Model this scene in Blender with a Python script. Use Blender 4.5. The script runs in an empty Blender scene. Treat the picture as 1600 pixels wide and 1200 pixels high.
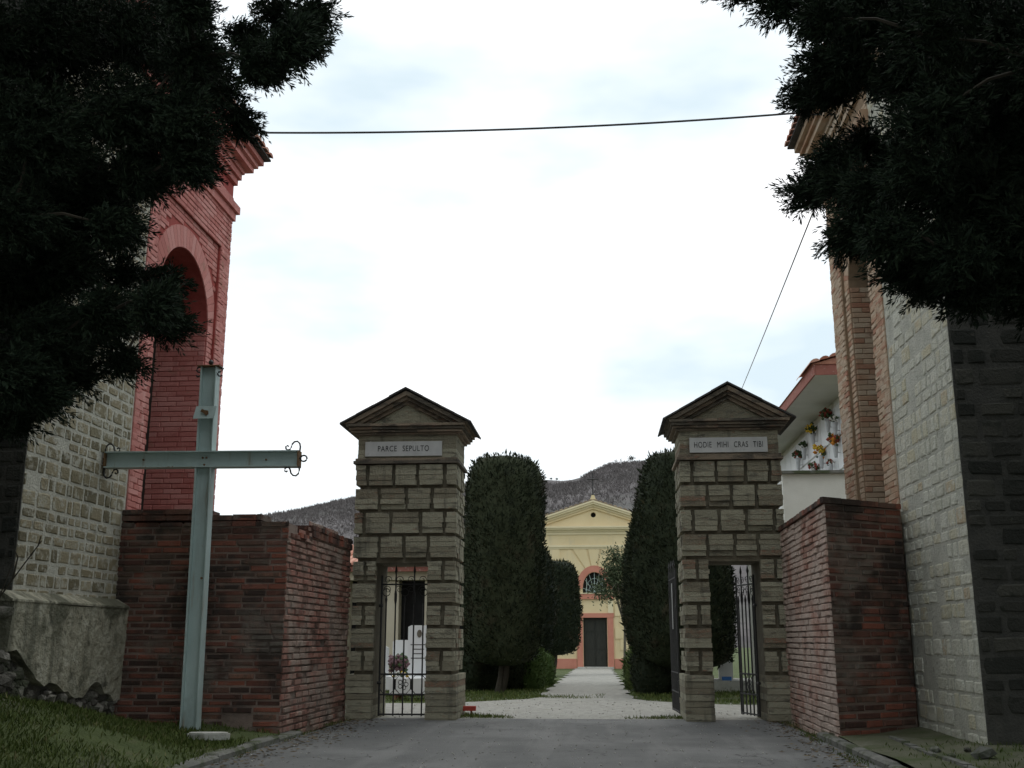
import bpy, math, random
import numpy as np
from mathutils import Matrix, Vector

# ------------------------------------------------------------------ camera, sky, sun, exposure
SC = bpy.context.scene
COL = SC.collection
F, H = 1685.0, 1.0                                  # focal length in px of the 1600 px wide photograph, eye height over the gate sill
PIT = math.atan(400 / F); YAW = math.atan(135 / math.hypot(F, 400))
cam = bpy.data.objects.new('camera', bpy.data.cameras.new('camera')); COL.objects.link(cam)
cam.data.sensor_width = 36.0; cam.data.lens = 36.0 * F / 1600.0
cam.data.clip_start = 0.05; cam.data.clip_end = 6000
cam.location = (0, 0, H); cam.rotation_euler = (math.pi / 2 + PIT, 0, YAW)
SC.camera = cam

SUN_EL, SUN_AZ = math.radians(62), math.radians(12)     # azimuth clockwise from +Y
world = bpy.data.worlds.new('World'); SC.world = world; world.use_nodes = True
nt = world.node_tree; nt.nodes.clear()
W = nt.nodes.new
wo = W('ShaderNodeOutputWorld'); bg = W('ShaderNodeBackground'); sky = W('ShaderNodeTexSky')
sky.sky_type = 'NISHITA'; sky.sun_disc = False; sky.sun_elevation = SUN_EL; sky.sun_rotation = SUN_AZ
tc = W('ShaderNodeTexCoord'); mp = W('ShaderNodeMapping'); mp.inputs['Scale'].default_value = (1.0, 1.0, 2.6)
mp.inputs['Location'].default_value = (0.35, 0.0, 0.2)
n1 = W('ShaderNodeTexNoise'); n1.inputs['Scale'].default_value = 2.3; n1.inputs['Detail'].default_value = 5; n1.inputs['Roughness'].default_value = 0.5
rp = W('ShaderNodeValToRGB'); e = rp.color_ramp.elements
e[0].position = 0.42; e[0].color = (0.56, 0.66, 0.71, 1); e[1].position = 0.64; e[1].color = (1, 1, 1, 1)
sc = W('ShaderNodeVectorMath'); sc.operation = 'SCALE'; sc.inputs['Scale'].default_value = 11.5
mx = W('ShaderNodeMix'); mx.data_type = 'RGBA'; mx.inputs[0].default_value = 0.92
nt.links.new(tc.outputs['Generated'], mp.inputs['Vector']); nt.links.new(mp.outputs[0], n1.inputs['Vector'])
nt.links.new(n1.outputs['Fac'], rp.inputs[0]); nt.links.new(rp.outputs[0], sc.inputs[0])
nt.links.new(sky.outputs[0], mx.inputs[6]); nt.links.new(sc.outputs[0], mx.inputs[7])
nt.links.new(mx.outputs[2], bg.inputs[0]); bg.inputs[1].default_value = 0.1
nt.links.new(bg.outputs[0], wo.inputs[0])

sl = bpy.data.lights.new('sun', 'SUN'); sl.energy = 0.6; sl.angle = math.radians(25); sl.color = (1, 0.97, 0.92)
so = bpy.data.objects.new('sun', sl); COL.objects.link(so)
sd = Vector((math.sin(SUN_AZ) * math.cos(SUN_EL), math.cos(SUN_AZ) * math.cos(SUN_EL), math.sin(SUN_EL)))
so.rotation_euler = sd.to_track_quat('Z', 'Y').to_euler(); so.location = (0, -5, 30)
SC.view_settings.view_transform = 'Standard'; SC.view_settings.look = 'None'
SC.view_settings.exposure = 0.3; SC.view_settings.gamma = 1.0; SC.view_settings.use_curve_mapping = False

# ------------------------------------------------------------------ pixel -> place
fw = np.array([-math.sin(YAW) * math.cos(PIT), math.cos(YAW) * math.cos(PIT), math.sin(PIT)])
rt = np.array([math.cos(YAW), math.sin(YAW), 0]); upv = np.cross(rt, fw); CC = np.array([0, 0, H])
def ray(x, y): return fw * F + rt * (x - 800) + upv * (600 - y)
def aty(x, y, Y): d = ray(x, y); return CC + d * Y / d[1]
def atx(x, y, X): d = ray(x, y); return CC + d * X / d[0]
def atz(x, y, Z): d = ray(x, y); return CC + d * (Z - H) / d[2]
def proj(p):
    v = np.asarray(p, float) - CC; z = v @ fw
    return (800 + F * (v @ rt) / z, 600 - F * (v @ upv) / z) if z > 0.05 else (-9e9, -9e9)

R = random.Random(7)
RN = np.random.default_rng(7)

# ------------------------------------------------------------------ objects
def ident(o, label, cat, group=None):
    o['label'] = label; o['category'] = cat
    if group: o['group'] = group
    return o
def empty(name, loc, label, cat, group=None):
    o = bpy.data.objects.new(name, None); COL.objects.link(o); o.location = loc; o.empty_display_size = 0.2
    return ident(o, label, cat, group)
def adopt(o, parent):
    if parent is None: return o
    o.parent = parent
    if parent.type == 'EMPTY': o.matrix_parent_inverse = Matrix.Translation(-Vector(parent.location))
    return o
def link(name, me, mat, parent=None):
    o = bpy.data.objects.new(name, me); COL.objects.link(o)
    if mat is not None and len(me.materials) == 0: me.materials.append(mat)
    return adopt(o, parent)
def npmesh(name, V, Fa):
    """V (n,3), Fa (m,k): one face size"""
    me = bpy.data.meshes.new(name); V = np.asarray(V, np.float32); Fa = np.asarray(Fa, np.int32)
    m, k = Fa.shape
    me.vertices.add(len(V)); me.vertices.foreach_set('co', V.ravel())
    me.loops.add(m * k); me.loops.foreach_set('vertex_index', Fa.ravel())
    me.polygons.add(m); me.polygons.foreach_set('loop_start', np.arange(0, m * k, k, dtype=np.int32))
    me.polygons.foreach_set('loop_total', np.full(m, k, np.int32))
    me.update(); me.validate(); return me

class MB:
    def __init__(s): s.v = []; s.f = []
    def add(s, vs, fs):
        n = len(s.v); s.v += [tuple(map(float, p)) for p in vs]; s.f += [tuple(i + n for i in f) for f in fs]; return s
    def box(s, x0, x1, y0, y1, z0, z1, top=True, M=None):
        vs = [(x0, y0, z0), (x1, y0, z0), (x1, y1, z0), (x0, y1, z0), (x0, y0, z1), (x1, y0, z1), (x1, y1, z1), (x0, y1, z1)]
        if M is not None: vs = [tuple(M @ Vector(p)) for p in vs]
        return s.add(vs, [(3, 2, 1, 0), (4, 5, 6, 7), (0, 1, 5, 4), (1, 2, 6, 5), (2, 3, 7, 6), (3, 0, 4, 7)])
    def tube(s, pts, r, n=6, cap=True):
        pts = [Vector(p) for p in pts]; rs = r if isinstance(r, (list, tuple)) else [r] * len(pts); vs = []
        for i, p in enumerate(pts):
            t = (pts[min(i + 1, len(pts) - 1)] - pts[max(i - 1, 0)]).normalized()
            a = t.cross(Vector((0, 0, 1)) if abs(t.z) < 0.9 else Vector((1, 0, 0))).normalized(); b = t.cross(a)
            for k in range(n):
                w = 2 * math.pi * k / n; vs.append(p + (a * math.cos(w) + b * math.sin(w)) * rs[i])
        fs = [(i * n + k, i * n + (k + 1) % n, (i + 1) * n + (k + 1) % n, (i + 1) * n + k) for i in range(len(pts) - 1) for k in range(n)]
        if cap: fs += [tuple(range(n))[::-1], tuple((len(pts) - 1) * n + k for k in range(n))]
        return s.add(vs, fs)
    def lathe(s, c, prof, n=14):
        vs = [(c[0] + r * math.cos(2 * math.pi * k / n), c[1] + r * math.sin(2 * math.pi * k / n), c[2] + z) for z, r in prof for k in range(n)]
        fs = [(i * n + k, i * n + (k + 1) % n, (i + 1) * n + (k + 1) % n, (i + 1) * n + k) for i in range(len(prof) - 1) for k in range(n)]
        fs += [tuple(range(n))[::-1], tuple((len(prof) - 1) * n + k for k in range(n))]
        return s.add(vs, fs)
    def prism(s, poly, axis, a, b):
        """poly: 2-D points; axis 'x': (y,z), 'y': (x,z), 'z': (x,y)"""
        def P(p, t): return (t, p[0], p[1]) if axis == 'x' else (p[0], t, p[1]) if axis == 'y' else (p[0], p[1], t)
        n = len(poly); vs = [P(p, a) for p in poly] + [P(p, b) for p in poly]
        fs = [tuple(range(n)), tuple(range(2 * n - 1, n - 1, -1))] + [(i, i + n, (i + 1) % n + n, (i + 1) % n) for i in range(n)]
        return s.add(vs, fs)
    def mesh(s, name, smooth=False):
        me = bpy.data.meshes.new(name); me.from_pydata(s.v, [], s.f); me.update()
        import bmesh
        bm = bmesh.new(); bm.from_mesh(me); bmesh.ops.recalc_face_normals(bm, faces=bm.faces[:]); bm.to_mesh(me); bm.free()
        if smooth: me.polygons.foreach_set('use_smooth', [True] * len(me.polygons))
        return me
    def build(s, name, mat, parent=None, smooth=False): return link(name, s.mesh(name, smooth), mat, parent)

# ------------------------------------------------------------------ materials
def ramp(N, cols):
    r = N.new('ShaderNodeValToRGB'); el = r.color_ramp.elements
    while len(el) < len(cols): el.new(0.5)
    for q, (p, c) in zip(el, cols): q.position = p; q.color = (*c, 1)
    return r
def noise(T, scale, detail=4, rough=0.55, vec=None, w=None):
    n = T.nodes.new('ShaderNodeTexNoise'); n.inputs['Scale'].default_value = scale; n.inputs['Detail'].default_value = detail
    n.inputs['Roughness'].default_value = rough
    if vec is not None: T.links.new(vec, n.inputs['Vector'])
    return n.outputs['Fac']
def sstep(T, v, lo, hi):
    m = T.nodes.new('ShaderNodeMapRange'); m.interpolation_type = 'SMOOTHSTEP'
    m.inputs[1].default_value = lo; m.inputs[2].default_value = hi; T.links.new(v, m.inputs[0]); return m.outputs[0]
def math_(T, op, a, b=None):
    m = T.nodes.new('ShaderNodeMath'); m.operation = op
    for i, q in enumerate((a, b)):
        if q is None: continue
        if isinstance(q, (int, float)): m.inputs[i].default_value = q
        else: T.links.new(q, m.inputs[i])
    return m.outputs[0]
def mixc(T, fac, a, b, mode='MIX'):
    m = T.nodes.new('ShaderNodeMix'); m.data_type = 'RGBA'; m.blend_type = mode
    for i, q in ((0, fac), (6, a), (7, b)):
        if isinstance(q, (int, float)): m.inputs[i].default_value = q
        elif isinstance(q, tuple): m.inputs[i].default_value = (*q, 1)
        else: T.links.new(q, m.inputs[i])
    return m.outputs[2]
def mat(name, cols, rough=0.9, var='noise', nscale=6, stains=(), bump=0.3, bscale=40, spec=0.3, stretch=None, metal=0.0, bdist=0.02, streaks=()):
    """cols: ramp over the piece's own random value (var 'piece') or over noise; stains: (scale, lo, hi, colour, strength)"""
    m = bpy.data.materials.new(name); m.use_nodes = True; T = m.node_tree; B = T.nodes['Principled BSDF']
    geo = T.nodes.new('ShaderNodeNewGeometry'); pos = geo.outputs['Position']
    if stretch:
        mp = T.nodes.new('ShaderNodeMapping'); mp.inputs['Scale'].default_value = stretch; T.links.new(pos, mp.inputs[0]); spos = mp.outputs[0]
    else: spos = pos
    r = ramp(T.nodes, cols)
    if var == 'piece':
        oi = T.nodes.new('ShaderNodeObjectInfo')
        f = math_(T, 'FRACT', math_(T, 'ADD', oi.outputs['Random'], geo.outputs['Random Per Island']))
        f = math_(T, 'ADD', math_(T, 'MULTIPLY', f, 0.8), math_(T, 'MULTIPLY', noise(T, nscale, 4, 0.6, spos), 0.2))
    else:
        f = noise(T, nscale, 6, 0.6, spos)
    T.links.new(f, r.inputs[0]); c = r.outputs[0]
    for sc_, lo, hi, colr, st in stains:
        k = math_(T, 'MULTIPLY', sstep(T, noise(T, sc_, 6, 0.62, spos), lo, hi), st); c = mixc(T, k, c, colr)
    for sc_, lo, hi, colr, st in streaks:                  # rain streaks and runs, long in z
        mq = T.nodes.new('ShaderNodeMapping'); mq.inputs['Scale'].default_value = (1, 1, .13); T.links.new(pos, mq.inputs[0])
        c = mixc(T, math_(T, 'MULTIPLY', sstep(T, noise(T, sc_, 5, 0.6, mq.outputs[0]), lo, hi), st), c, colr)
    T.links.new(c, B.inputs['Base Color']); B.inputs['Roughness'].default_value = rough
    B.inputs['Specular IOR Level'].default_value = spec; B.inputs['Metallic'].default_value = metal
    if bump:
        b = T.nodes.new('ShaderNodeBump'); b.inputs['Strength'].default_value = bump; b.inputs['Distance'].default_value = bdist
        T.links.new(noise(T, bscale, 5, 0.6, pos), b.inputs['Height']); T.links.new(b.outputs[0], B.inputs['Normal'])
    return m

M = {}
# old handmade red brick: dark lichen crust, lime bloom
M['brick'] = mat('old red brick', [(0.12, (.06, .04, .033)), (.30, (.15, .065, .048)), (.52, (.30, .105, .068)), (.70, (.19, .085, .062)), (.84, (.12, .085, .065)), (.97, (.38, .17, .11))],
                 var='piece', nscale=14, stains=[(1.3, .46, .60, (.040, .033, .028), .85), (1.7, .52, .64, (.20, .175, .145), .75), (9, .56, .68, (.24, .12, .085), .6), (22, .55, .75, (.05, .04, .035), .5)], bump=.6, bscale=60)
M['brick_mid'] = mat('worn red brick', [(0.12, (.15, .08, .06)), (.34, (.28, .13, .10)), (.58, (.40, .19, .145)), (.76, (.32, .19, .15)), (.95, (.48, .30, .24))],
                 var='piece', nscale=14, stains=[(1.5, .44, .60, (.36, .30, .25), .8), (2.4, .56, .70, (.07, .055, .045), .7), (9, .56, .68, (.34, .20, .16), .5), (22, .55, .75, (.08, .06, .05), .5)], bump=.6, bscale=60)
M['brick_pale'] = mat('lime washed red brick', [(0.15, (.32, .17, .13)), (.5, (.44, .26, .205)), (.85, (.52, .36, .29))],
                 var='piece', nscale=14, stains=[(1.2, .38, .56, (.54, .44, .375), .85), (3.5, .60, .74, (.10, .07, .06), .7), (24, .58, .75, (.16, .08, .06), .45)], bump=.6, bscale=60)
M['mortar'] = mat('old grey mortar', [(.3, (.23, .165, .135)), (.7, (.32, .25, .21))], nscale=5, stains=[(1.3, .48, .64, (.05, .045, .04), .7)], bump=.6, bscale=90)
M['mortar_pale'] = mat('pale lime mortar', [(.3, (.38, .35, .31)), (.7, (.50, .46, .41))], nscale=5, stains=[(3, .55, .7, (.12, .10, .08), .6)], bump=.6, bscale=90)
M['red'] = mat('red painted brick', [(.1, (.48, .17, .145)), (.5, (.57, .225, .195)), (.9, (.63, .30, .265))], var='piece', nscale=9,
               stains=[(2.2, .50, .68, (.66, .31, .27), .6), (30, .60, .74, (.16, .06, .05), .6), (4.5, .60, .68, (.40, .20, .15), .7)], streaks=[(3.2, .52, .68, (.36, .13, .11), .55), (5, .58, .72, (.68, .42, .37), .5)], bump=.6, bscale=70)
M['red_joint'] = mat('red painted joint', [(.3, (.30, .06, .05)), (.7, (.40, .09, .075))], nscale=8, bump=.3)
M['ochre'] = mat('ochre brick', [(.08, (.38, .18, .115)), (.3, (.44, .29, .19)), (.55, (.52, .41, .30)), (.8, (.45, .32, .22)), (.95, (.55, .46, .35))], var='piece', nscale=9,
                 stains=[(2.4, .55, .72, (.30, .12, .07), .5), (1.4, .54, .68, (.54, .47, .38), .6)], streaks=[(3.5, .54, .70, (.28, .18, .12), .5)], bump=.5, bscale=70)
M['ochre_joint'] = mat('ochre brick joint', [(.3, (.20, .14, .09)), (.7, (.30, .21, .13))], nscale=8, bump=.3)
M['stone'] = mat('brown sandstone', [(.1, (.15, .13, .08)), (.35, (.23, .20, .125)), (.6, (.29, .245, .155)), (.9, (.36, .32, .22))], var='piece', nscale=20,
                 stains=[(11, .48, .62, (.46, .445, .37), .8), (9, .60, .74, (.06, .06, .05), .6)], bump=.8, bscale=45)
M['stone_mortar'] = mat('smeared lime mortar', [(.3, (.44, .43, .36)), (.7, (.56, .54, .46))], nscale=9, stains=[(5, .56, .7, (.17, .16, .12), .6)], bump=.8, bscale=40)
M['stone_grey'] = mat('grey smeared stone', [(.1, (.50, .49, .40)), (.5, (.60, .59, .50)), (.85, (.52, .48, .34)), (.97, (.46, .30, .20))], var='piece', nscale=18,
                 stains=[(10, .50, .62, (.60, .595, .52), .85), (16, .60, .72, (.16, .15, .11), .6), (5, .56, .68, (.36, .34, .26), .6)], streaks=[(4, .55, .70, (.30, .29, .24), .5)], bump=1, bscale=30)
M['grey_mortar'] = mat('grey mortar', [(.3, (.38, .375, .315)), (.7, (.56, .55, .475))], nscale=6, stains=[(12, .55, .68, (.16, .15, .12), .6)], bump=.8, bscale=40)
M['stone_shade'] = mat('stone with painted shade', [(.1, (.035, .036, .030)), (.5, (.06, .058, .048)), (.9, (.10, .095, .078))], var='piece', nscale=18, stains=[(6, .52, .66, (.03, .034, .026), .7), (15, .60, .72, (.15, .14, .115), .5)], bump=.8, bscale=45)  # tree shade on the chapel fronts, painted into the stone colour
M['mortar_shade'] = mat('mortar with painted shade', [(.3, (.07, .068, .06)), (.7, (.11, .105, .09))], nscale=9, bump=.8, bscale=40)  # mortar of those fronts, darkened in colour for the same shade
M['plaster_old'] = mat('flaking lime plaster', [(.3, (.27, .25, .18)), (.55, (.40, .38, .29)), (.75, (.50, .48, .39))], nscale=7, stains=[(1.9, .48, .60, (.10, .10, .065), .8), (5, .58, .68, (.06, .06, .045), .7), (17, .62, .72, (.08, .08, .06), .6)], streaks=[(4, .5, .66, (.12, .12, .085), .7)], bump=1, bscale=11, bdist=.06)
M['rubble'] = mat('rubble stone', [(.1, (.06, .055, .045)), (.5, (.14, .13, .11)), (.9, (.30, .28, .24))], var='piece', nscale=14, stains=[(5, .5, .65, (.05, .06, .03), .7)], bump=1, bscale=30, bdist=.03)
M['pier'] = mat('yellow brown pier brick', [(.05, (.32, .14, .09)), (.13, (.23, .205, .145)), (.4, (.31, .29, .21)), (.7, (.38, .36, .265)), (.92, (.26, .245, .18)), (.985, (.40, .18, .11))], var='piece', nscale=16, stretch=(1, 1, 4),
                stains=[(4, .52, .66, (.12, .11, .085), .7), (9, .58, .72, (.34, .15, .09), .5), (14, .60, .70, (.46, .44, .38), .6)], streaks=[(6, .54, .68, (.10, .095, .075), .6)], bump=1.0, bscale=45)
M['pier_core'] = mat('pier joint mortar', [(.3, (.13, .115, .08)), (.7, (.20, .175, .125))], nscale=8, bump=.6)
M['cornice'] = mat('weathered brick cornice', [(.2, (.15, .13, .10)), (.5, (.22, .18, .13)), (.8, (.28, .22, .16))], var='piece', nscale=10, stretch=(1, 1, 3), stains=[(3, .48, .62, (.07, .065, .055), .8), (7, .60, .72, (.32, .13, .08), .5), (6, .63, .72, (.48, .44, .36), .6)], bump=.8, bscale=50)
M['slate'] = mat('dark roof slab', [(.3, (.05, .05, .05)), (.7, (.10, .095, .09))], nscale=9, bump=.5, stains=[(8, .58, .7, (.20, .18, .15), .5)])
M['marble'] = mat('grey white marble', [(.3, (.46, .46, .45)), (.7, (.58, .58, .56))], nscale=5, rough=.5, bump=.08, stains=[(4, .58, .74, (.33, .33, .31), .5)])
M['letter'] = mat('dark engraved letter', [(.3, (.03, .03, .03)), (.7, (.06, .055, .05))], bump=0)
M['steel'] = mat('grey green painted steel', [(.3, (.41, .51, .49)), (.7, (.51, .61, .585))], nscale=4, rough=.55, spec=.4, bump=.15, bscale=80,
                 stains=[(9, .64, .74, (.20, .11, .05), .8), (3, .58, .74, (.26, .30, .27), .6)], stretch=(1, 1, .45), streaks=[(9, .58, .70, (.26, .17, .09), .6), (5, .55, .7, (.34, .38, .36), .6)])
M['rust'] = mat('rusty steel', [(.3, (.13, .07, .035)), (.7, (.22, .13, .06))], nscale=20, bump=.5)
M['iron'] = mat('black wrought iron', [(.3, (.018, .018, .018)), (.7, (.035, .033, .03))], nscale=20, rough=.55, bump=.2, spec=.4)
M['cable'] = mat('black rubber cable', [(.3, (.03, .03, .03)), (.7, (.05, .05, .05))], rough=.6, bump=0)
M['wire'] = mat('grey steel wire', [(.3, (.09, .085, .08)), (.7, (.14, .135, .13))], rough=.5, bump=0)
M['cream'] = mat('cream yellow plaster', [(.3, (.68, .545, .32)), (.7, (.74, .61, .38))], nscale=.9, bump=.12, stains=[(2, .56, .74, (.56, .49, .35), .5)], streaks=[(2.2, .54, .72, (.50, .44, .32), .45)])
M['cream_trim'] = mat('pale cream moulding', [(.3, (.70, .60, .39)), (.7, (.76, .66, .45))], nscale=1.5, bump=.1)
M['terracotta'] = mat('terracotta pink paint', [(.3, (.50, .20, .14)), (.7, (.57, .245, .175))], nscale=2, bump=.1)
M['door'] = mat('dark green wooden door', [(.3, (.020, .022, .018)), (.7, (.038, .038, .030))], nscale=6, stretch=(6, 6, .6), bump=.2, rough=.6)
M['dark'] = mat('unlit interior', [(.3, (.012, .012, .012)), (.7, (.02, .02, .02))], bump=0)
M['tile'] = mat('clay roof tile', [(.1, (.34, .13, .08)), (.5, (.48, .22, .15)), (.9, (.58, .34, .26))], var='piece', nscale=8, bump=.4, stains=[(5, .58, .7, (.20, .15, .11), .6)])
M['old_tile'] = mat('grey brown roof tile', [(.1, (.16, .12, .085)), (.5, (.26, .20, .14)), (.9, (.36, .29, .20))], var='piece', nscale=8, bump=.4)
M['fascia'] = mat('red eave board', [(.3, (.30, .115, .09)), (.7, (.38, .16, .125))], nscale=5, bump=.2, stains=[(14, .60, .7, (.58, .50, .45), .7)])
M['white_plaster'] = mat('off white plaster', [(.3, (.60, .59, .53)), (.7, (.70, .69, .63))], nscale=1.6, bump=.2, stains=[(2, .58, .75, (.44, .43, .38), .4)])
M['beige'] = mat('beige plaster', [(.3, (.56, .50, .38)), (.7, (.64, .58, .45))], nscale=1.5, bump=.2)
M['niche'] = mat('white marble niche slab', [(.2, (.66, .67, .67)), (.8, (.78, .78, .77))], var='piece', nscale=3, rough=.4, bump=.05)
M['asphalt'] = mat('worn asphalt', [(.3, (.105, .106, .104)), (.5, (.135, .136, .132)), (.7, (.165, .165, .16))], nscale=1.1, rough=.85, bump=.7, bscale=130, bdist=.01,
                   stains=[(140, .60, .70, (.26, .26, .25), .6), (.55, .50, .64, (.20, .20, .195), .5), (60, .64, .72, (.03, .03, .03), .6)])
def add_cracks(m):
    T = m.node_tree; B = T.nodes['Principled BSDF']; src = B.inputs['Base Color'].links[0].from_socket
    g = T.nodes.new('ShaderNodeNewGeometry'); nz = T.nodes.new('ShaderNodeTexNoise'); nz.inputs['Scale'].default_value = 1.6; nz.inputs['Detail'].default_value = 5
    T.links.new(g.outputs['Position'], nz.inputs['Vector']); mv = T.nodes.new('ShaderNodeVectorMath'); mv.operation = 'ADD'
    T.links.new(g.outputs['Position'], mv.inputs[0]); T.links.new(nz.outputs['Color'], mv.inputs[1])
    v = T.nodes.new('ShaderNodeTexVoronoi'); v.feature = 'DISTANCE_TO_EDGE'; v.inputs['Scale'].default_value = .55; T.links.new(mv.outputs[0], v.inputs['Vector'])
    k = math_(T, 'MULTIPLY', math_(T, 'SUBTRACT', 1.0, sstep(T, v.outputs['Distance'], .002, .008)), sstep(T, noise(T, .9, 3, .5, g.outputs['Position']), .46, .56))
    c = mixc(T, math_(T, 'MULTIPLY', k, .75), src, (.035, .034, .032))
    mq = T.nodes.new('ShaderNodeMapping'); mq.inputs['Scale'].default_value = (2.2, .22, 1); T.links.new(g.outputs['Position'], mq.inputs[0])
    c = mixc(T, math_(T, 'MULTIPLY', sstep(T, noise(T, 1.0, 4, .6, mq.outputs[0]), .48, .62), .45), c, (.215, .213, .205))
    T.links.new(c, B.inputs['Base Color'])
add_cracks(M['asphalt'])
M['gravel'] = mat('white gravel', [(.3, (.28, .27, .24)), (.5, (.39, .375, .335)), (.7, (.47, .455, .41))], nscale=9, bump=1, bscale=70, bdist=.03,
                  stains=[(45, .58, .70, (.24, .22, .19), .6), (1.6, .58, .70, (.30, .29, .22), .5), (4, .66, .74, (.12, .16, .05), .6)])
M['soil'] = mat('grassy soil', [(.3, (.055, .075, .022)), (.55, (.085, .11, .035)), (.75, (.12, .115, .06))], nscale=3, bump=1, bscale=30, bdist=.04, stains=[(.9, .56, .68, (.13, .12, .09), .5)])
M['moss'] = mat('mossy concrete', [(.3, (.085, .095, .045)), (.6, (.13, .13, .085)), (.8, (.19, .18, .14))], nscale=3, bump=.8, bscale=45, stains=[(2, .50, .64, (.06, .085, .022), .8)])
M['kerb'] = mat('old concrete kerb', [(.3, (.13, .13, .115)), (.7, (.23, .225, .20))], nscale=5, bump=.8, bscale=40, stains=[(3, .46, .60, (.06, .075, .03), .85)])
M['pale_stone'] = mat('pale flat stone', [(.3, (.42, .41, .37)), (.7, (.55, .54, .50))], nscale=8, bump=.6, stains=[(9, .56, .68, (.17, .18, .12), .7)])
def foliage(name, cols, stains=()): return mat(name, cols, var='piece', nscale=2.5, rough=.75, bump=0, spec=.15, stains=stains)
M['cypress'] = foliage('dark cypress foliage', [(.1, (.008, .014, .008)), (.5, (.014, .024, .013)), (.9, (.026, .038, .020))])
M['topiary'] = foliage('clipped cypress foliage', [(.1, (.014, .020, .011)), (.5, (.024, .032, .016)), (.85, (.040, .048, .024)), (.97, (.075, .06, .034))], [(1.6, .57, .68, (.055, .044, .026), .6), (2.6, .54, .64, (.012, .017, .009), .7)])
M['shrub'] = foliage('green shrub foliage', [(.1, (.045, .075, .02)), (.5, (.07, .11, .03)), (.9, (.11, .15, .05))])
M['olive'] = foliage('grey green leaves', [(.1, (.04, .055, .028)), (.5, (.065, .085, .042)), (.9, (.12, .14, .08))])
M['grass'] = foliage('grass blades', [(.1, (.05, .075, .017)), (.5, (.085, .115, .028)), (.82, (.125, .15, .045)), (.93, (.22, .19, .10)), (.98, (.30, .26, .17))])
M['bark'] = mat('grey brown bark', [(.3, (.10, .085, .065)), (.7, (.19, .165, .13))], nscale=8, stretch=(4, 4, .7), bump=.8)
M['twig'] = mat('brown twig bark', [(.3, (.035, .03, .022)), (.7, (.06, .05, .035))], bump=0)
M['hill'] = mat('winter woodland floor', [(.3, (.085, .075, .074)), (.5, (.125, .11, .108)), (.7, (.165, .147, .14))], nscale=.05, bump=0, stains=[(.012, .50, .62, (.10, .105, .088), .6), (.28, .46, .60, (.075, .066, .068), .6)])
M['bare_wood'] = foliage('bare winter branches', [(.1, (.095, .084, .082)), (.5, (.13, .116, .112)), (.9, (.17, .152, .145))])
M['litter'] = foliage('brown fallen litter', [(.1, (.05, .035, .02)), (.5, (.10, .07, .04)), (.9, (.17, .13, .07))])
M['pebble'] = mat('pale pebble', [(.2, (.25, .24, .21)), (.8, (.55, .53, .48))], var='piece', bump=0)
def flat(name, c, rough=.7): return mat(name, [(.3, tuple(q * .88 for q in c)), (.7, c)], nscale=8, rough=rough, bump=.1)
M['orange'] = flat('orange petals', (.62, .24, .03)); M['yellow'] = flat('yellow petals', (.70, .46, .04)); M['deepred'] = flat('dark red petals', (.30, .06, .04))
M['white'] = flat('white petals', (.72, .70, .66)); M['vase'] = flat('pale metal vase', (.55, .56, .57), .4); M['redpaint'] = flat('faded red paint', (.42, .06, .04))
M['green_leaf'] = flat('dark leaves', (.05, .085, .03)); M['mauve'] = flat('mauve heather', (.16, .09, .10)); M['blue'] = flat('blue plastic', (.05, .16, .42))

# ------------------------------------------------------------------ ground
def gz(Y):
    return -0.06 * (8.5 - Y) if Y < 8.5 else 0.0 if Y < 14.6 else -0.0089 * (Y - 14.6) if Y < 58 else -0.386
def struct(o): o['kind'] = 'structure'; return o
def sheet(name, m, xs, ys, zf, parent=None):
    V = [(x, y, zf(x, y)) for y in ys for x in xs]; n = len(xs)
    Fa = [(j * n + i, j * n + i + 1, (j + 1) * n + i + 1, (j + 1) * n + i) for j in range(len(ys) - 1) for i in range(n - 1)]
    me = npmesh(name, V, Fa); me.polygons.foreach_set('use_smooth', [True] * len(me.polygons)); return link(name, me, m, parent)
ys_far = [-60, -30, -12, -4, 0, 3, 6, 8.5, 11, 14.6, 17, 20, 25, 32, 40, 50, 58, 70, 100, 160, 250, 400, 700, 1200, 2500]
struct(sheet('ground', M['soil'], [-2500, -900, -300, -100, -40, -15, -8, -4, 0, 4, 8, 15, 40, 100, 300, 900, 2500], ys_far, lambda x, y: gz(y) - 0.03))
struct(sheet('road', M['asphalt'], [-3.2, -1.5, 0, 1.2, 2.25], [-12, -4, 0, 3, 6, 8.5, 11, 13, 14.25, 14.62], lambda x, y: gz(y) + 0.004))
# white gravel: a forecourt behind the gate and the path to the chapel, with wandering edges
def strip(name, m, edges, lift):
    V = []; Fa = []
    for i, (y, a, b) in enumerate(edges):
        V += [(a, y, gz(y) + lift), ((a + b) / 2, y, gz(y) + lift), (b, y, gz(y) + lift)]
        if i: Fa += [(3 * i - 3, 3 * i - 2, 3 * i + 1, 3 * i), (3 * i - 2, 3 * i - 1, 3 * i + 2, 3 * i + 1)]
    return link(name, npmesh(name, V, Fa), m)
ed = []
for i in range(260):
    y = 14.62 + i * (55.8 - 14.62) / 259
    wob = lambda: 0.07 * math.sin(y * 2.1) + .03 * math.sin(y * 5.3) + R.uniform(-.02, .02)
    if y < 18.6: a, b = -9, 8
    else:
        k = max(0, 1 - (y - 18.6) / 2.6)
        a, b = -1.15 - 2.2 * k ** 2, .62 + 1.6 * k ** 2
    ed.append((y, a + wob(), b + wob()))
struct(strip('gravel_path', M['gravel'], ed, 0.0))

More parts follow.
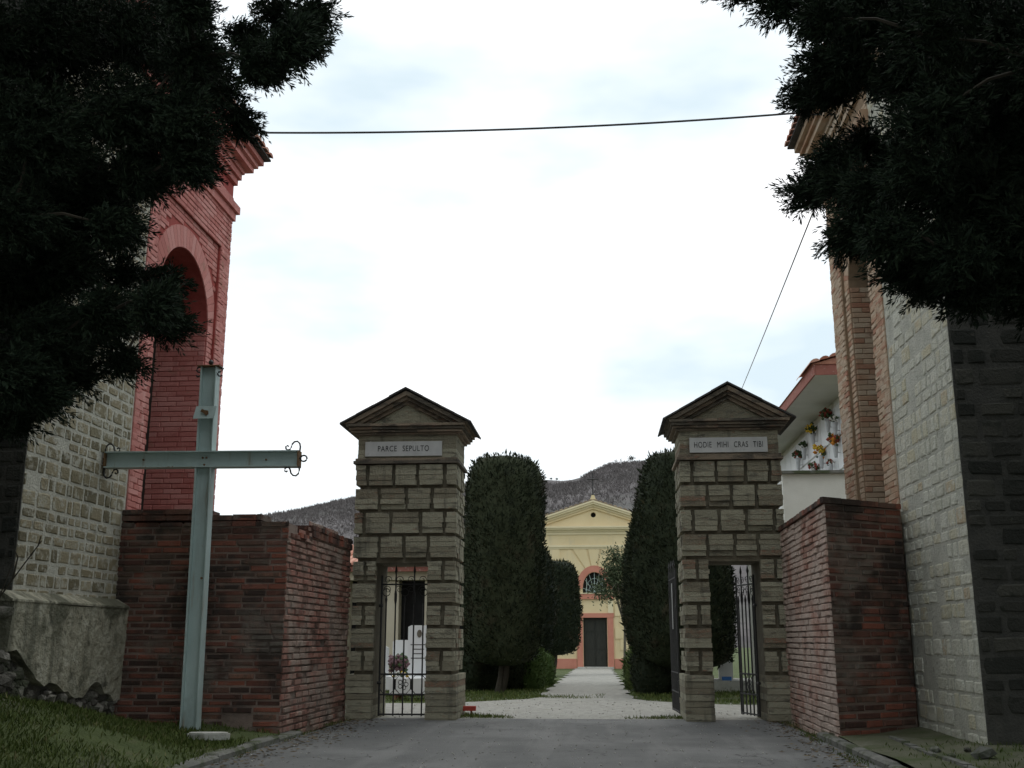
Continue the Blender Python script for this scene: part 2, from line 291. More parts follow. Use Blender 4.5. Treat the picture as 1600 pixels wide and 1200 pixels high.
def bank(x, y):
    t = max(0.0, -3.3 - x); s = min(1, max(0, (11.3 - y) / 2.2))
    return gz(y) * .75 + .05 + .08 * t + .17 * min(t, 3.2) ** 1.3 * s + .02 * math.sin(3.1 * x + 2.3 * y) + .012 * math.sin(7 * x - 5 * y)
struct(sheet('grass_bank', M['soil'], list(np.linspace(-13, -3.3, 44)), list(np.linspace(-4, 12.3, 60)), bank))
def verge(x, y):
    return gz(y) * .8 + .07 + .045 * (x - 2.2) + .01 * math.sin(5 * x + 3 * y)
struct(sheet('mossy_verge', M['moss'], list(np.linspace(2.33, 9, 26)), list(np.linspace(-4, 12.2, 60)), verge))
# kerbs: single old concrete blocks
def kerb_row(x0, x1, y_from, y_to, zf, hgt, wid):
    y = y_from
    while y < y_to:
        L = R.uniform(.75, 1.0); t = (y - y_from) / (y_to - y_from); x = x0 + (x1 - x0) * t
        b = MB(); z = zf(y); w = wid; hh = hgt + R.uniform(-.012, .012); c = .018; y1 = y + L - .015
        b.add([(x, y, z - .2), (x + w, y, z - .2), (x + w, y1, z - .2), (x, y1, z - .2), (x, y, z + hh - c), (x + w, y, z + hh - c), (x + w, y1, z + hh - c), (x, y1, z + hh - c),
               (x + c, y + c, z + hh), (x + w - c, y + c, z + hh), (x + w - c, y1 - c, z + hh), (x + c, y1 - c, z + hh)],
              [(3, 2, 1, 0), (0, 1, 5, 4), (1, 2, 6, 5), (2, 3, 7, 6), (3, 0, 4, 7), (4, 5, 9, 8), (5, 6, 10, 9), (6, 7, 11, 10), (7, 4, 8, 11), (8, 9, 10, 11)])
        struct(b.build('kerb', M['kerb'])); y += L
kerb_row(-3.36, -3.36, 3.2, 11.2, gz, .06, .16)
kerb_row(2.24, 2.24, 3.2, 11.0, gz, .07, .11)
def slab_strip(x0, x1, name):
    b = MB()
    ys = np.linspace(8.0, 10.9, 12)
    for a, c in zip(ys[:-1], ys[1:]):
        b.box(x0 + .035 * (a - 8), x1 + .035 * (a - 8), a, c, verge(x0, a) - .1, verge(x0, (a + c) / 2) + .022)
    struct(b.build(name, M['kerb']))
slab_strip(2.62, 2.68, 'drain_edge')

# ------------------------------------------------------------------ masonry
def piece_mesh(name, ch=.09, seed=0):
    """unit block, width x, height z, front at y=-1 with worn chamfers, back at y=0"""
    r = random.Random(seed); j = lambda a: r.uniform(-a, a)
    V = [(-.5, 0, -.5), (.5, 0, -.5), (.5, 0, .5), (-.5, 0, .5)]
    V += [(x, -.62, z) for x, z in ((-.5, -.5), (.5, -.5), (.5, .5), (-.5, .5))]
    V += [(x * (1 - ch * 1.2) + j(.02), -1 + j(.12), z * (1 - ch * 2.4) + j(.05)) for x, z in ((-.5, -.5), (.5, -.5), (.5, .5), (-.5, .5))]
    Fa = [(0, 1, 5, 4), (1, 2, 6, 5), (2, 3, 7, 6), (3, 0, 4, 7), (4, 5, 9, 8), (5, 6, 10, 9), (6, 7, 11, 10), (7, 4, 8, 11), (8, 9, 10, 11)]
    return V, Fa
PIECES = [piece_mesh('piece', seed=s) for s in range(8)]
def stone_mesh(seed):
    """roughly squared stone, front face pillowed and uneven"""
    r = random.Random(seed); V = []; C4 = []
    for k in range(8):
        a = math.pi / 4 * k; c, s_ = math.cos(a), math.sin(a); m_ = max(abs(c), abs(s_)); e = r.uniform(.86, 1.0) if k % 2 else r.uniform(.90, 1.02)
        C4.append((.5 * c / m_ * (e if k % 2 == 0 else e * .94), .5 * s_ / m_ * e))
    V += [(x, 0, z) for x, z in C4] + [(x * .96, -.55, z * .94) for x, z in C4] + [(x * .84, -1 + r.uniform(-.3, .3), z * .80) for x, z in C4]
    Fa = [(i, (i + 1) % 8, 8 + (i + 1) % 8, 8 + i) for i in range(8)] + [(8 + i, 8 + (i + 1) % 8, 16 + (i + 1) % 8, 16 + i) for i in range(8)] + [(16, 17, 18, 19, 20, 21, 22, 23)]
    return V, Fa
STONES = [stone_mesh(s) for s in range(10)]
_shared = {}
def shared_piece(k, m, nm, PIECES=PIECES):
    key = (k, m.name, nm)
    if key not in _shared:
        me = bpy.data.meshes.new(nm); me.from_pydata(PIECES[k][0], [], [tuple(f) for f in PIECES[k][1]]); me.materials.append(m); me.update(); _shared[key] = me
    return _shared[key]
def courses(length, z0, z1, ch, bl, mort, jit=.15, seed=1, half=True, vary=0.0, drop=0.0):
    """running bond: list of (u centre, z centre, width, height)"""
    r = random.Random(seed); out = []; n = max(1, int(round((z1 - z0) / ch))); hs = [1 + r.uniform(-vary, vary) for _ in range(n)]; k_ = (z1 - z0) / sum(hs); zc = z0
    for i in range(n):
        ch = hs[i] * k_; zm = zc + ch / 2; zc += ch
        u = -bl * (.5 if (i % 2 and half) else 0) - r.uniform(0, .12) * bl
        while u < length - .01:
            w = bl * (1 + r.uniform(-jit, jit)); a, b = max(u, 0), min(u + w, length)
            if b - a > bl * .18 and not (drop and r.random() < drop):
                e = mort * r.uniform(.6, 1.5) if vary else mort
                out.append(((a + b) / 2, zm + (r.uniform(-.1, .1) * mort if vary else 0), b - a - e, (ch - e) * (r.uniform(.9, 1) if vary else 1)))
            u += w
    return out
def lay(parent, name, O, U, N, cells, depth, m, keep=None, limit=300, near=(0, 0, 1), jd=.25, seed=3, tilt=.006, pick=None):
    """set the cells on the plane through O (u along U, outward normal N); the largest in view are objects, the rest one mesh"""
    LIB = STONES if name == 'stone' else PIECES; nvp = len(LIB[0][0])
    r = random.Random(seed); O, U, N = Vector(O), Vector(U).normalized(), Vector(N).normalized(); Z = Vector((0, 0, 1))
    B3 = Matrix((U, -N, Z)).transposed()
    if B3.determinant() < 0: B3 = Matrix((-U, -N, Z)).transposed()
    items = []
    for u, z, w, h in cells:
        if keep and not keep(u, z): continue
        items.append((O + U * u + Z * z, w, h))
    def key(it):
        d = (it[0] - Vector((0, 0, H))).length; q = proj(it[0])
        return d + (50 if not (-20 < q[0] < 1620 and -20 < q[1] < 1220) else 0) + (pick(it[0]) if pick else 0)
    items.sort(key=key)
    for p, w, h in items[:limit]:
        o = bpy.data.objects.new(name, shared_piece(r.randrange(8), m, name, LIB)); COL.objects.link(o)
        d = depth * (1 + r.uniform(-jd, jd))
        o.matrix_basis = Matrix.Translation(p) @ (B3 @ Matrix.Rotation(r.uniform(-tilt, tilt), 3, 'Y')).to_4x4() @ Matrix.Diagonal((w, d, h, 1))
        adopt(o, parent)
    rest = items[limit:]
    if rest:
        VV = []; FF = []
        for i, (p, w, h) in enumerate(rest):
            d = depth * (1 + r.uniform(-jd, jd)); P0 = np.array(LIB[r.randrange(8)][0]) * (w, d, h)
            FF += [tuple(q + i * nvp for q in f) for f in LIB[0][1]]; VV.append(P0 @ np.array(B3).T + np.array(p))
        me = bpy.data.meshes.new(name + '_mass'); me.from_pydata(np.concatenate(VV).tolist(), [], FF); me.update()
        o = link(name + '_mass', me, m, parent); o['kind'] = 'stuff'

# --- enclosing brick walls beside the gate
def wall_left():
    t = empty('brick_wall', (-4.2, 11.6, 0), 'dark weathered red brick wall with stepped top behind the steel cross', 'wall')
    XL, XR, YF, YB = -5.26, -3.33, 11.55, 14.45
    XB = -3.29
    c = MB()
    c.box(XL, XR - .02, YF + .02, YF + .40, -.4, 2.24)
    c.prism([(XR - .40, YF + .40), (XR - .02, YF + .40), (XB - .02, YB), (XB - .40, YB)], 'z', -.4, 2.17)
    core = c.build('wall_core', M['mortar'], t)
    topf = lambda u: 2.39 if u < 1.02 else 2.32 if u < 1.62 else 2.25
    hole = lambda u, z: not (((u - 1.42) / .19) ** 2 + ((z - .12) / .14) ** 2 < 1) and not (((u - 1.58) / .12) ** 2 + ((z - .04) / .12) ** 2 < 1)
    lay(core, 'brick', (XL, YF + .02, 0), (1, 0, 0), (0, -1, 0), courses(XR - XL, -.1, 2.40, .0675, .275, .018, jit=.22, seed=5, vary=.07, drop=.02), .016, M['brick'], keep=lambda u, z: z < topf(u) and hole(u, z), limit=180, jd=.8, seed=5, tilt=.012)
    L = math.hypot(XB - XR, YB - YF); U = ((XB - XR) / L, (YB - YF) / L, 0); N = (U[1], -U[0], 0)
    top2 = lambda u: 2.19 if u < .85 else 2.33 if u < 2.2 else 2.30
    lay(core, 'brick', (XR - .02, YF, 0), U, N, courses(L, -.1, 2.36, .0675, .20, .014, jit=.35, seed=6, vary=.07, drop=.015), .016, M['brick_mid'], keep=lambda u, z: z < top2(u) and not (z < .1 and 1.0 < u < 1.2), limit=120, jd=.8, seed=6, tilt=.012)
    # loose top courses: real bricks with depth
    k = 0
    for u0, u1, zt in ((0, 1.02, 2.39), (1.02, 1.62, 2.32), (1.62, 1.93, 2.25)):
        u = u0
        while u < u1 - .05:
            w = min(.27, u1 - u); b = MB(); dz = R.uniform(-.006, .012)
            for q in range(2 if zt > 2.3 else 1):
                zz = zt - .065 * (q + 1) + .02
                b.box(XL + u + .004, XL + u + w - .008, YF + .002 - R.uniform(-.006, .012), YF + .38, zz, zz + .055 + (dz if q == 0 else 0))
            b.build('coping_brick', M['brick'], core); u += w
    y = YF + .42
    while y < YB - .1:
        zt = 2.17 if y < YF + .85 else 2.31
        b = MB(); x = XR + (XB - XR) * (y - YF) / (YB - YF)
        for q in range(2 if zt > 2.2 else 1):
            zz = zt - .065 * q; b.box(x - .36, x + .015 + R.uniform(-.01, .01), y, y + .115, zz - .05 - (.02 if q else 0), zz + R.uniform(-.004, .006))
        b.build('coping_brick', M['brick'], core); y += .125
wall_left()
def wall_right():
    t = empty('brick_wall', (2.7, 11.4, 0), 'pink lime stained brick wall corner at the right of the gate', 'wall')
    XL, XR, YF, YR, YB, XB = 2.33, 3.28, 11.3, 11.95, 14.8, 2.385        # the front face runs back towards the chapel
    LF = math.hypot(XR - XL, YR - YF); UF = ((XR - XL) / LF, (YR - YF) / LF, 0); NF = (UF[1], -UF[0], 0)
    c = MB()
    c.prism([(XL + .02, YF + .03), (XR, YR + .02), (XR, YR + .42), (XL + .40, YF + .60), (XB + .40, YB), (XB + .02, YB)], 'z', -.4, 2.37)
    core = c.build('wall_core', M['mortar'], t)
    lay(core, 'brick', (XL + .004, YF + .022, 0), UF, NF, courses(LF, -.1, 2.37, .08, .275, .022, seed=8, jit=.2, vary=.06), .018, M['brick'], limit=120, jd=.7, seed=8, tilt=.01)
    L = math.hypot(XB - XL, YB - YF); U = ((XB - XL) / L, (YB - YF) / L, 0); N = (-U[1], U[0], 0)
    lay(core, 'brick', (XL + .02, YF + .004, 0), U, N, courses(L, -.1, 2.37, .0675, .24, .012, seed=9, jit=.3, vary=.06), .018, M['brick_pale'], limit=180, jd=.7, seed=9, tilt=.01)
    A = Matrix.Translation((XL, YF, 0)) @ Matrix.Rotation(math.atan2(UF[1], UF[0]), 4, 'Z'); u = -.012
    while u < LF - .04:
        w = min(.27, LF - u); MB().box(u, u + w - .008, -.012 - R.uniform(0, .01), min(.36, .03 + 1.3 * max(0, u)), 2.375, 2.43 + R.uniform(-.004, .006), M=A).build('coping_brick', M['brick'], core); u += w
    y = YF + .03
    while y < YB - .05:
        x = XL + (XB - XL) * (y - YF) / (YB - YF)
        MB().box(x - .016 - R.uniform(0, .01), x + (.4 if y > YF + .75 else .06 + .5 * (y - YF)), y, y + .12, 2.374, 2.424 + R.uniform(-.006, .006)).build('coping_brick', M['brick'], core); y += .13
wall_right()

# ------------------------------------------------------------------ the two burial chapels (tall niches) left and right
def arch_pts(yc, r, zs, n=18): return [(yc + r * math.cos(math.pi * k / n), zs + r * math.sin(math.pi * k / n)) for k in range(n + 1)]
def tower(side, xf, y0, yb, yf, j0, j1, arch_top, rec0, rec1, rec_top, stone_m, smort_m, brick_m, joint_m, rowh, stl, label, zs=7.0, niche_d=.75, sdep=.007):
    """face plane x = xf; side +1: face looks to +x. y0 near corner, yb stone/brick seam, yf far corner, j0-j1 arch opening"""
    s = side; X = lambda d: xf - s * d                     # d metres into the building
    t = empty('burial_chapel', (X(1.5), (y0 + yf) / 2, 0), label, 'building')
    def bx(b, d0, d1, *a): return b.box(min(X(d0), X(d1)), max(X(d0), X(d1)), *a)
    ztop = 7.55
    # stone part
    b = MB(); bx(b, .02, 4.0, y0 + .02, yb, -.6, ztop); stone_wall = b.build('stone_wall', smort_m, t)
    b = MB(); bx(b, .021, 3.99, y0 + .004, y0 + .019, -.6, ztop); front_wall = b.build('front_wall', M['mortar_shade'], t)  # front slab in its own dark mortar, tree shade painted in
    lay(stone_wall, 'stone', (X(.02), y0, 0), (0, 1, 0), (s, 0, 0), courses(yb - y0 - .02, -.1, ztop, rowh, stl, .020 if s > 0 else .014, jit=.5, seed=21, vary=.28, drop=.03 if s > 0 else .2), sdep, stone_m, limit=230, jd=.5, seed=22, tilt=.03,
        keep=(lambda u, z: z > 1.36) if s > 0 else None)
    O = (xf + .02, y0 + .004, 0) if s < 0 else (xf - 3.98, y0 + .004, 0)
    lay(front_wall, 'stone', O, (1, 0, 0), (0, -1, 0), courses(3.96, -.1, ztop, rowh * 1.1, stl * 1.25, .026, jit=.5, seed=23, vary=.3, drop=.1), sdep * 1.5, M['stone_shade'], limit=70, jd=.5, seed=24, tilt=.03)
    # brick part: solid back, then the facing slab with the arch cut out, all in one section (y,z)
    b = MB(); bx(b, niche_d, 4.0, yb, yf, -.6, ztop); b.build('rear_wall', joint_m, t)
    b = MB(); bx(b, niche_d - .03, niche_d - .002, j0 - .05, j1 - .0, -.3, arch_top + .1); b.build('niche_back', M['door'], t)  # dark panel across the back of the niche
    yc, r = (j0 + j1) / 2, (j1 - j0) / 2; spring = arch_top - r
    facing = MB()
    def slab(d0, d1, left, right, top):
        """ring around the arch between depth d0 and d1"""
        arc = arch_pts(yc, r, spring)                      # from far jamb over the crown to the near jamb
        vs = []; fs = []
        P = [(j1, -.3)] + arc + [(j0, -.3)]
        Q = [(right, -.3)] + [None] * len(arc) + [(left, -.3)]
        n = len(arc)
        for i, a in enumerate(arc):
            k = i / (n - 1)
            if k < .25: q = (right, spring + (top - spring) * k / .25)
            elif k > .75: q = (left, spring + (top - spring) * (1 - k) / .25)
            else: q = (right + (left - right) * (k - .25) / .5, top)
            Q[i + 1] = q
        m_ = len(P)
        for d in (d0, d1):
            vs += [(X(d), p[0], p[1]) for p in P] + [(X(d), q[0], q[1]) for q in Q]
        for i in range(m_ - 1):
            fs += [(i, i + 1, m_ + i + 1, m_ + i), (2 * m_ + i, 3 * m_ + i, 3 * m_ + i + 1, 2 * m_ + i + 1),
                   (i, 2 * m_ + i, 2 * m_ + i + 1, i + 1), (m_ + i, m_ + i + 1, 3 * m_ + i + 1, 3 * m_ + i)]
        return vs, fs
    v, f = slab(.06, niche_d, rec0, rec1, rec_top); facing.add(v, f); facing.build('arched_panel', joint_m, t)
    b = MB(); bx(b, .02, niche_d, yb, rec0, -.3, ztop); bx(b, .02, niche_d, rec1, yf, -.3, ztop); bx(b, .02, niche_d, rec0, rec1, rec_top, ztop)
    frame = b.build('brick_front', joint_m, t)
    # bricks: outer strips, panel inside the recess (arch ring left to its voussoirs), far jamb seen through the arch
    ch = .069
    cells = courses(yf - yb, 1.9, ztop - .25, ch, .27, .008, seed=31)
    inside = lambda u, z: rec0 - yb < u < rec1 - yb and z < rec_top
    lay(frame, 'brick', (X(.02), yb, 0), (0, 1, 0), (s, 0, 0), [(u, z, w, h) for u, z, w, h in cells if not (inside(u - w / 2, z) or inside(u + w / 2, z))], .018, brick_m, limit=110, seed=32, jd=.2)
    sub = []
    for a, c_ in ((yb, rec0), (rec1, yf)):
        sub += [(u + a - yb, z, w, h) for u, z, w, h in courses(c_ - a, 1.9, rec_top, ch, min(.27, (c_ - a) * .99), .008, seed=33)]
    lay(frame, 'brick', (X(.021), yb, 0), (0, 1, 0), (s, 0, 0), sub, .018, brick_m, limit=90, seed=34, jd=.2)
    def panel_keep(u, z):
        y = u + rec0
        if z > spring: return math.hypot(y - yc, z - spring) > r + .30
        return abs(y - yc) > r + .02
    strip_cells = []
    for a, c_ in ((rec0, j0), (j1, rec1)):
        if c_ - a > .03: strip_cells += [(u + a - rec0, z, w, h) for u, z, w, h in courses(c_ - a, 1.9, spring, ch, min(.27, (c_ - a) * .99), .008, seed=35)]
    lay(frame, 'brick', (X(.06), rec0, 0), (0, 1, 0), (s, 0, 0), strip_cells + [q for q in courses(rec1 - rec0, spring, rec_top, ch, .27, .008, seed=36) if panel_keep(q[0], q[1]) and panel_keep(q[0] - q[2] / 2, q[1]) and panel_keep(q[0] + q[2] / 2, q[1])], .014, brick_m, limit=60, seed=37, jd=.2)
    nv = 30
    for k in range(nv):                                     # voussoirs of the arch
        a0, a1 = math.pi * (k + .025) / nv, math.pi * (k + .975) / nv; b = MB()
        ring = [(yc + q * math.cos(a), spring + q * math.sin(a)) for q, a in ((r + .004, a0), (r + .285, a0), (r + .285, a1), (r + .004, a1))]
        ring = [(min(max(p[0], rec0 + .005), rec1 - .005), p[1]) for p in ring]
        b.prism(ring, 'x', X(.06), X(.047)); b.build('voussoir', brick_m, frame)
    cellsj = courses(niche_d - .07, 1.9, spring, ch, .27, .008, seed=38)
    lay(frame, 'brick', (X(.065) if s < 0 else X(niche_d - .005), j1, 0), (1, 0, 0), (0, -1, 0), cellsj, .012, brick_m, limit=140, seed=39, jd=.3)
    # mouldings
    st = MB(); ov = .05
    for d, z0, z1 in ((.03, zs - .06, zs + .06), (.075, zs + .06, zs + .17)):
        bx(st, -d, .2, yb - .02, yf + d, z0, z1)
    st.build('string_course', brick_m, t)
    co = MB()
    for d, z0, z1 in ((.03, 7.50, 7.60), (.07, 7.60, 7.70), (.10, 7.70, 7.77), (.20, 7.77, 7.86), (.25, 7.86, 7.93), (.31, 7.93, 8.01)):
        bx(co, -d, 2.0, y0 - d, yf + d, z0, z1)
    corn = co.build('cornice', brick_m, t)
    rf = MB(); pr = [(X(-.40), 8.02), (X(-.40), 8.05), (X(2.0), 8.75), (X(4.4), 8.05), (X(4.4), 8.02)]
    rf.prism(pr, 'y', y0 - .4, yf + .36); roof = rf.build('roof', M['slate'], t)
    y = y0 - .38
    while y < yf + .3:
        tb = MB(); n = 5; vs = []
        for dd, zz in ((-.44, 8.035), (1.0, 8.46)):
            for k in range(n + 1):
                a = math.pi * k / n; vs.append((X(dd), y + .09 - .085 * math.cos(a), zz + .03 + .05 * math.sin(a)))
        fs = [(k, k + 1, n + 2 + k, n + 1 + k) for k in range(n)] + [tuple(range(n + 1))[::-1], tuple(range(n + 1, 2 * n + 2))]
        tb.add(vs, fs); tb.build('roof_tile', M['tile'], roof); y += .19
    return t, stone_wall
tl, tl_stone = tower(+1, -5.2, 9.42, 11.62, 14.38, 12.10, 13.80, 5.95, 11.90, 14.0, 6.42, M['stone'], M['stone_mortar'], M['red'], M['red_joint'], .135, .21,
      'tall burial chapel of brown stone with a red painted brick arch', niche_d=.78)
tower(-1, 3.3, 10.0, 12.08, 14.55, 12.72, 13.75, 6.0, 12.62, 13.98, 6.42, M['stone_grey'], M['grey_mortar'], M['ochre'], M['ochre_joint'], .155, .24,
      'tall burial chapel of grey smeared stone with an ochre brick arch', niche_d=.55, sdep=.007)
# plastered footing of the left chapel, ragged lower edge over rubble
def footing():
    b = MB(); n = 30; yA, yB = 9.2, 11.56; vs = []
    r = random.Random(4)
    for layer, x in ((0, -5.06), (1, -5.22)):
        for i in range(n + 1):
            k = i / n; y = yA + (yB - yA) * k
            zb = .92 - .42 * min(1, k / .45) + (.07 * math.sin(k * 19) + r.uniform(-.03, .03)); zb = zb if k < .93 else .38
            vs += [(x, y, 1.33 + .01 * math.sin(9 * k)), (x - (.02 if layer == 0 else 0), y, zb)]
    m = 2 * (n + 1); fs = []
    for i in range(n):
        a = 2 * i; fs += [(a, a + 2, a + 3, a + 1), (m + a, m + a + 1, m + a + 3, m + a + 2), (a, m + a, m + a + 2, a + 2), (a + 1, a + 3, m + a + 3, m + a + 1)]
    fs += [(0, 1, m + 1, m), (m - 2, 2 * m - 2, 2 * m - 1, m - 1)]
    b.add(vs, fs)
    # sloping ledge
    b.prism([(-5.22, 1.33), (-5.05, 1.33), (-5.05, 1.35), (-5.19, 1.43), (-5.22, 1.43)], 'y', 9.15, 11.555)
    b.build('footing_plaster', M['plaster_old'], tl)
    c = MB(); c.box(-9.2, -5.20, 9.22, 11.5, -.4, 1.34); core = c.build('footing_core', M['rubble'], tl)
    for i in range(230):
        y = R.uniform(9.2, 11.5); z = R.uniform(.0, .86 - .40 * min(1, (y - 9.2) / 1.06)); q = R.uniform(.04, .11)
        rock(core, 'rubble_stone', (-5.17 + R.uniform(-.02, .05), y, z), (q * .7, q * 1.2, q * .8), M['rubble'])
    for i in range(60):
        x = R.uniform(-6.2, -5.1); z = R.uniform(.3, 1.3); q = R.uniform(.06, .12)
        rock(core, 'rubble_stone', (x, 9.2 + R.uniform(-.03, .03), z), (q * 1.3, q * .7, q * .8), M['rubble'])
_rocks = {}
def rock(parent, name, loc, size, m):
    k = R.randrange(6)
    if (k, m.name) not in _rocks:
        r = random.Random(90 + k); import bmesh; bm = bmesh.new(); bmesh.ops.create_icosphere(bm, subdivisions=1, radius=1)
        for v in bm.verts: v.co *= r.uniform(.72, 1.12)
        me = bpy.data.meshes.new(name); bm.to_mesh(me); bm.free(); me.materials.append(m); _rocks[(k, m.name)] = me
    o = bpy.data.objects.new(name, _rocks[(k, m.name)]); COL.objects.link(o); o.location = loc; o.scale = size
    o.rotation_euler = (R.uniform(-.3, .3), R.uniform(-.3, .3), R.uniform(0, 6)); return adopt(o, parent)
footing()

# ------------------------------------------------------------------ gate pillars
def stack_block(x0, x1, y0, y1, z0, z1, n, axis, r):
    """a block of n thin brick courses"""
    b = MB(); h = (z1 - z0) / n
    for i in range(n):
        j = lambda: r.uniform(-.009, .009); e0 = .05 if (i == 0 and r.random() < .16) else r.uniform(-.006, .008)
        a = [x0 + j(), x1 + j(), y0 + j() + e0, y1]; zz0, zz1 = z0 + i * h + .002, z0 + (i + 1) * h - .002
        vs = [(a[0], a[2], zz0), (a[1], a[2], zz0), (a[1], a[3], zz0), (a[0], a[3], zz0)]
        vs2 = [(p[0], p[1], zz1) for p in vs]
        b.add(vs + vs2, [(3, 2, 1, 0), (4, 5, 6, 7), (0, 1, 5, 4), (1, 2, 6, 5), (2, 3, 7, 6), (3, 0, 4, 7)])
    return b
def letters(txt, w, hgt, name, parent, origin, m):
    cu = bpy.data.curves.new(name, 'FONT'); cu.body = txt; cu.size = 1; cu.extrude = .02; cu.space_character = 1.12; cu.space_word = 1.3
    tmp = bpy.data.objects.new(name, cu); COL.objects.link(tmp); bpy.context.view_layer.update()
    me = bpy.data.meshes.new_from_object(tmp.evaluated_get(bpy.context.evaluated_depsgraph_get())); bpy.data.objects.remove(tmp)
    n = len(me.vertices); V = np.zeros(n * 3, np.float32); me.vertices.foreach_get('co', V); V = V.reshape(-1, 3)
    lo, hi = V.min(0), V.max(0); P = np.zeros_like(V)
    P[:, 0] = origin[0] + (V[:, 0] - lo[0]) / (hi[0] - lo[0]) * w; P[:, 2] = origin[2] + (V[:, 1] - lo[1]) / (hi[1] - lo[1]) * hgt; P[:, 1] = origin[1] - (V[:, 2] - lo[2]) * .1
    me.vertices.foreach_set('co', P.ravel()); me.update(); me.materials.clear(); return link(name, me, m, parent)
def pillar(x0, x1, dx0, dx1, yf, text, label, plaque, tw):
    """x0-x1 front, dx0-dx1 door, yf block front"""
    r = random.Random(int(x0 * 100)); D = .92; g = .048
    t = empty('gate_pillar', ((x0 + x1) / 2, yf + D / 2, 0), label, 'gate pillar')
    c = MB(); i = .085
    k_ = .045; c.box(x0 + k_, dx0, yf + i, yf + D - k_, 0, 2.0); c.box(dx1, x1 - k_, yf + i, yf + D - k_, 0, 2.0); c.box(x0 + k_, x1 - k_, yf + i, yf + D - k_, 2.0, 3.4)
    core = c.build('pillar_core', M['pier_core'], t)
    def row(z0, z1, cuts, a, b_, n):
        xs = [a] + [a + (b_ - a) * (k + r.uniform(-.02, .02)) for k in cuts] + [b_]
        for q in range(len(xs) - 1):
            e0, e1 = (0 if q == 0 else g / 2), (0 if q == len(xs) - 2 else g / 2)
            stack_block(xs[q] + e0, xs[q + 1] - e1, yf, yf + .10, z0, z1, n, 'y', r).build('rusticated_block', M['pier'], core)
    def side(z0, z1, cuts, xo, sgn, n):
        ys = [yf + .104] + [yf + D * k for k in cuts] + [yf + D]
        for q in range(len(ys) - 1):
            e0, e1 = (0 if q == 0 else g / 2), (0 if q == len(ys) - 2 else g / 2)
            a, b_ = (xo - .10, xo) if sgn > 0 else (xo, xo + .10)
            stack_block(a, b_, ys[q] + e0, ys[q + 1] - e1, z0, z1, n, 'x', r).build('rusticated_block', M['pier'], core)
    A, B = (.11, .37, .63, .89), (.25, .5, .75)
    h = (3.31 - 2.02) / 4
    for k in range(4):
        z1 = 3.31 - k * h; z0 = z1 - h + .046
        row(z0, z1, A if k % 2 == 0 else B, x0, x1, 4)
        for xo, sg in ((x1, 1), (x0, -1)): side(z0, z1, (.37, .63, .9) if k % 2 == 0 else (.25, .5, .75), xo, sg, 4)
    h = (2.02 - .57) / 5
    for k in range(5):
        z1 = 2.02 - k * h - .002; z0 = z1 - h + .044
        for a, b_ in ((x0, dx0), (dx1, x1)): row(z0, z1, (.55,) if k % 2 == 0 else (), a, b_, 4)
        for xo, sg in ((x1, 1), (x0, -1)): side(z0, z1, (.37, .63, .9) if k % 2 == 0 else (.25, .5, .75), xo, sg, 4)
    # plinths of coarser brick
    for a, b_, ea, eb in ((x0, dx0, .035, 0), (dx1, x1, 0, .035)):
        p = MB(); n = 8
        for k in range(n):
            j = r.uniform(-.008, .008)
            p.box(a - ea + j, b_ + eb + j * .5, yf - .035 + r.uniform(-.01, .01), yf + D + .03, -.06 + k * .63 / n, -.06 + (k + 1) * .63 / n - .006)
        p.build('plinth', M['pier'], core)
    # string, frieze, cornice
    st = MB(); st.box(x0 - .035, x1 + .035, yf - .035, yf + D + .035, 3.325, 3.365).box(x0 - .012, x1 + .012, yf - .015, yf + D + .015, 3.365, 3.40); st.build('string_course', M['cornice'], t)
    fz = MB()
    for k in range(5):
        z = 3.402 + k * .064; j = r.uniform(-.006, .006); fz.box(x0 + .012 + j, x1 - .012 + j, yf + .012 + j, yf + D - .012, z, z + .060)
    fz.box(x0 + .03, x1 - .03, yf + .03, yf + D - .03, 3.40, 3.72); fz.build('frieze', M['pier'], t)
    px0, px1, pz0, pz1 = plaque
    pl = MB().box(px0, px1, yf - .022, yf + .02, pz0, pz1).build('plaque', M['marble'], t)
    cx = (px0 + px1) / 2
    letters(text, tw, .077, 'inscription', pl, (cx - tw / 2, yf - .0225, (pz0 + pz1) / 2 - .035), M['letter'])
    co = MB()
    for d, z0, z1 in ((.03, 3.715, 3.748), (.075, 3.748, 3.782), (.10, 3.782, 3.822), (.13, 3.822, 3.862)):
        w = x1 - x0 + 2 * d; nseg = 5; xs = [x0 - d + w * q / nseg for q in range(nseg + 1)]
        for q in range(nseg): co.box(xs[q] + .001, xs[q + 1] - .001, yf - d + r.uniform(-.008, .008), yf + D + d, z0 + r.uniform(0, .004), z1 - .002 + r.uniform(-.004, 0))
    corn = co.build('cornice', M['cornice'], t)
    xc = (x0 + x1) / 2; hw = (x1 - x0) / 2; za = 4.31; ze = 3.865
    tm = MB().prism([(x0 + .03, ze), (x1 - .03, ze), (xc, za - .10)], 'y', yf + .02, yf + D - .02).build('tympanum', M['pier'], t)
    for d, t0, t1 in ((.045, .10, .145), (.10, .055, .10), (.155, 0, .055)):    # raking mouldings, three steps
        for sg in (-1, 1):
            ex = hw + .155; sl = (za - ze) / ex
            P = lambda x, off: (xc + sg * x, za - sl * x - off)
            MB().prism([P(0, t1 * 1.15), P(ex - t1 * 2.2, t1 * 1.15), P(ex - t0 * 2.2, t0 * 1.15 + .002), P(0, t0 * 1.15 + .002)], 'y', yf - d + .02, yf + D + d - .02).build('raking_moulding', M['cornice'], tm)
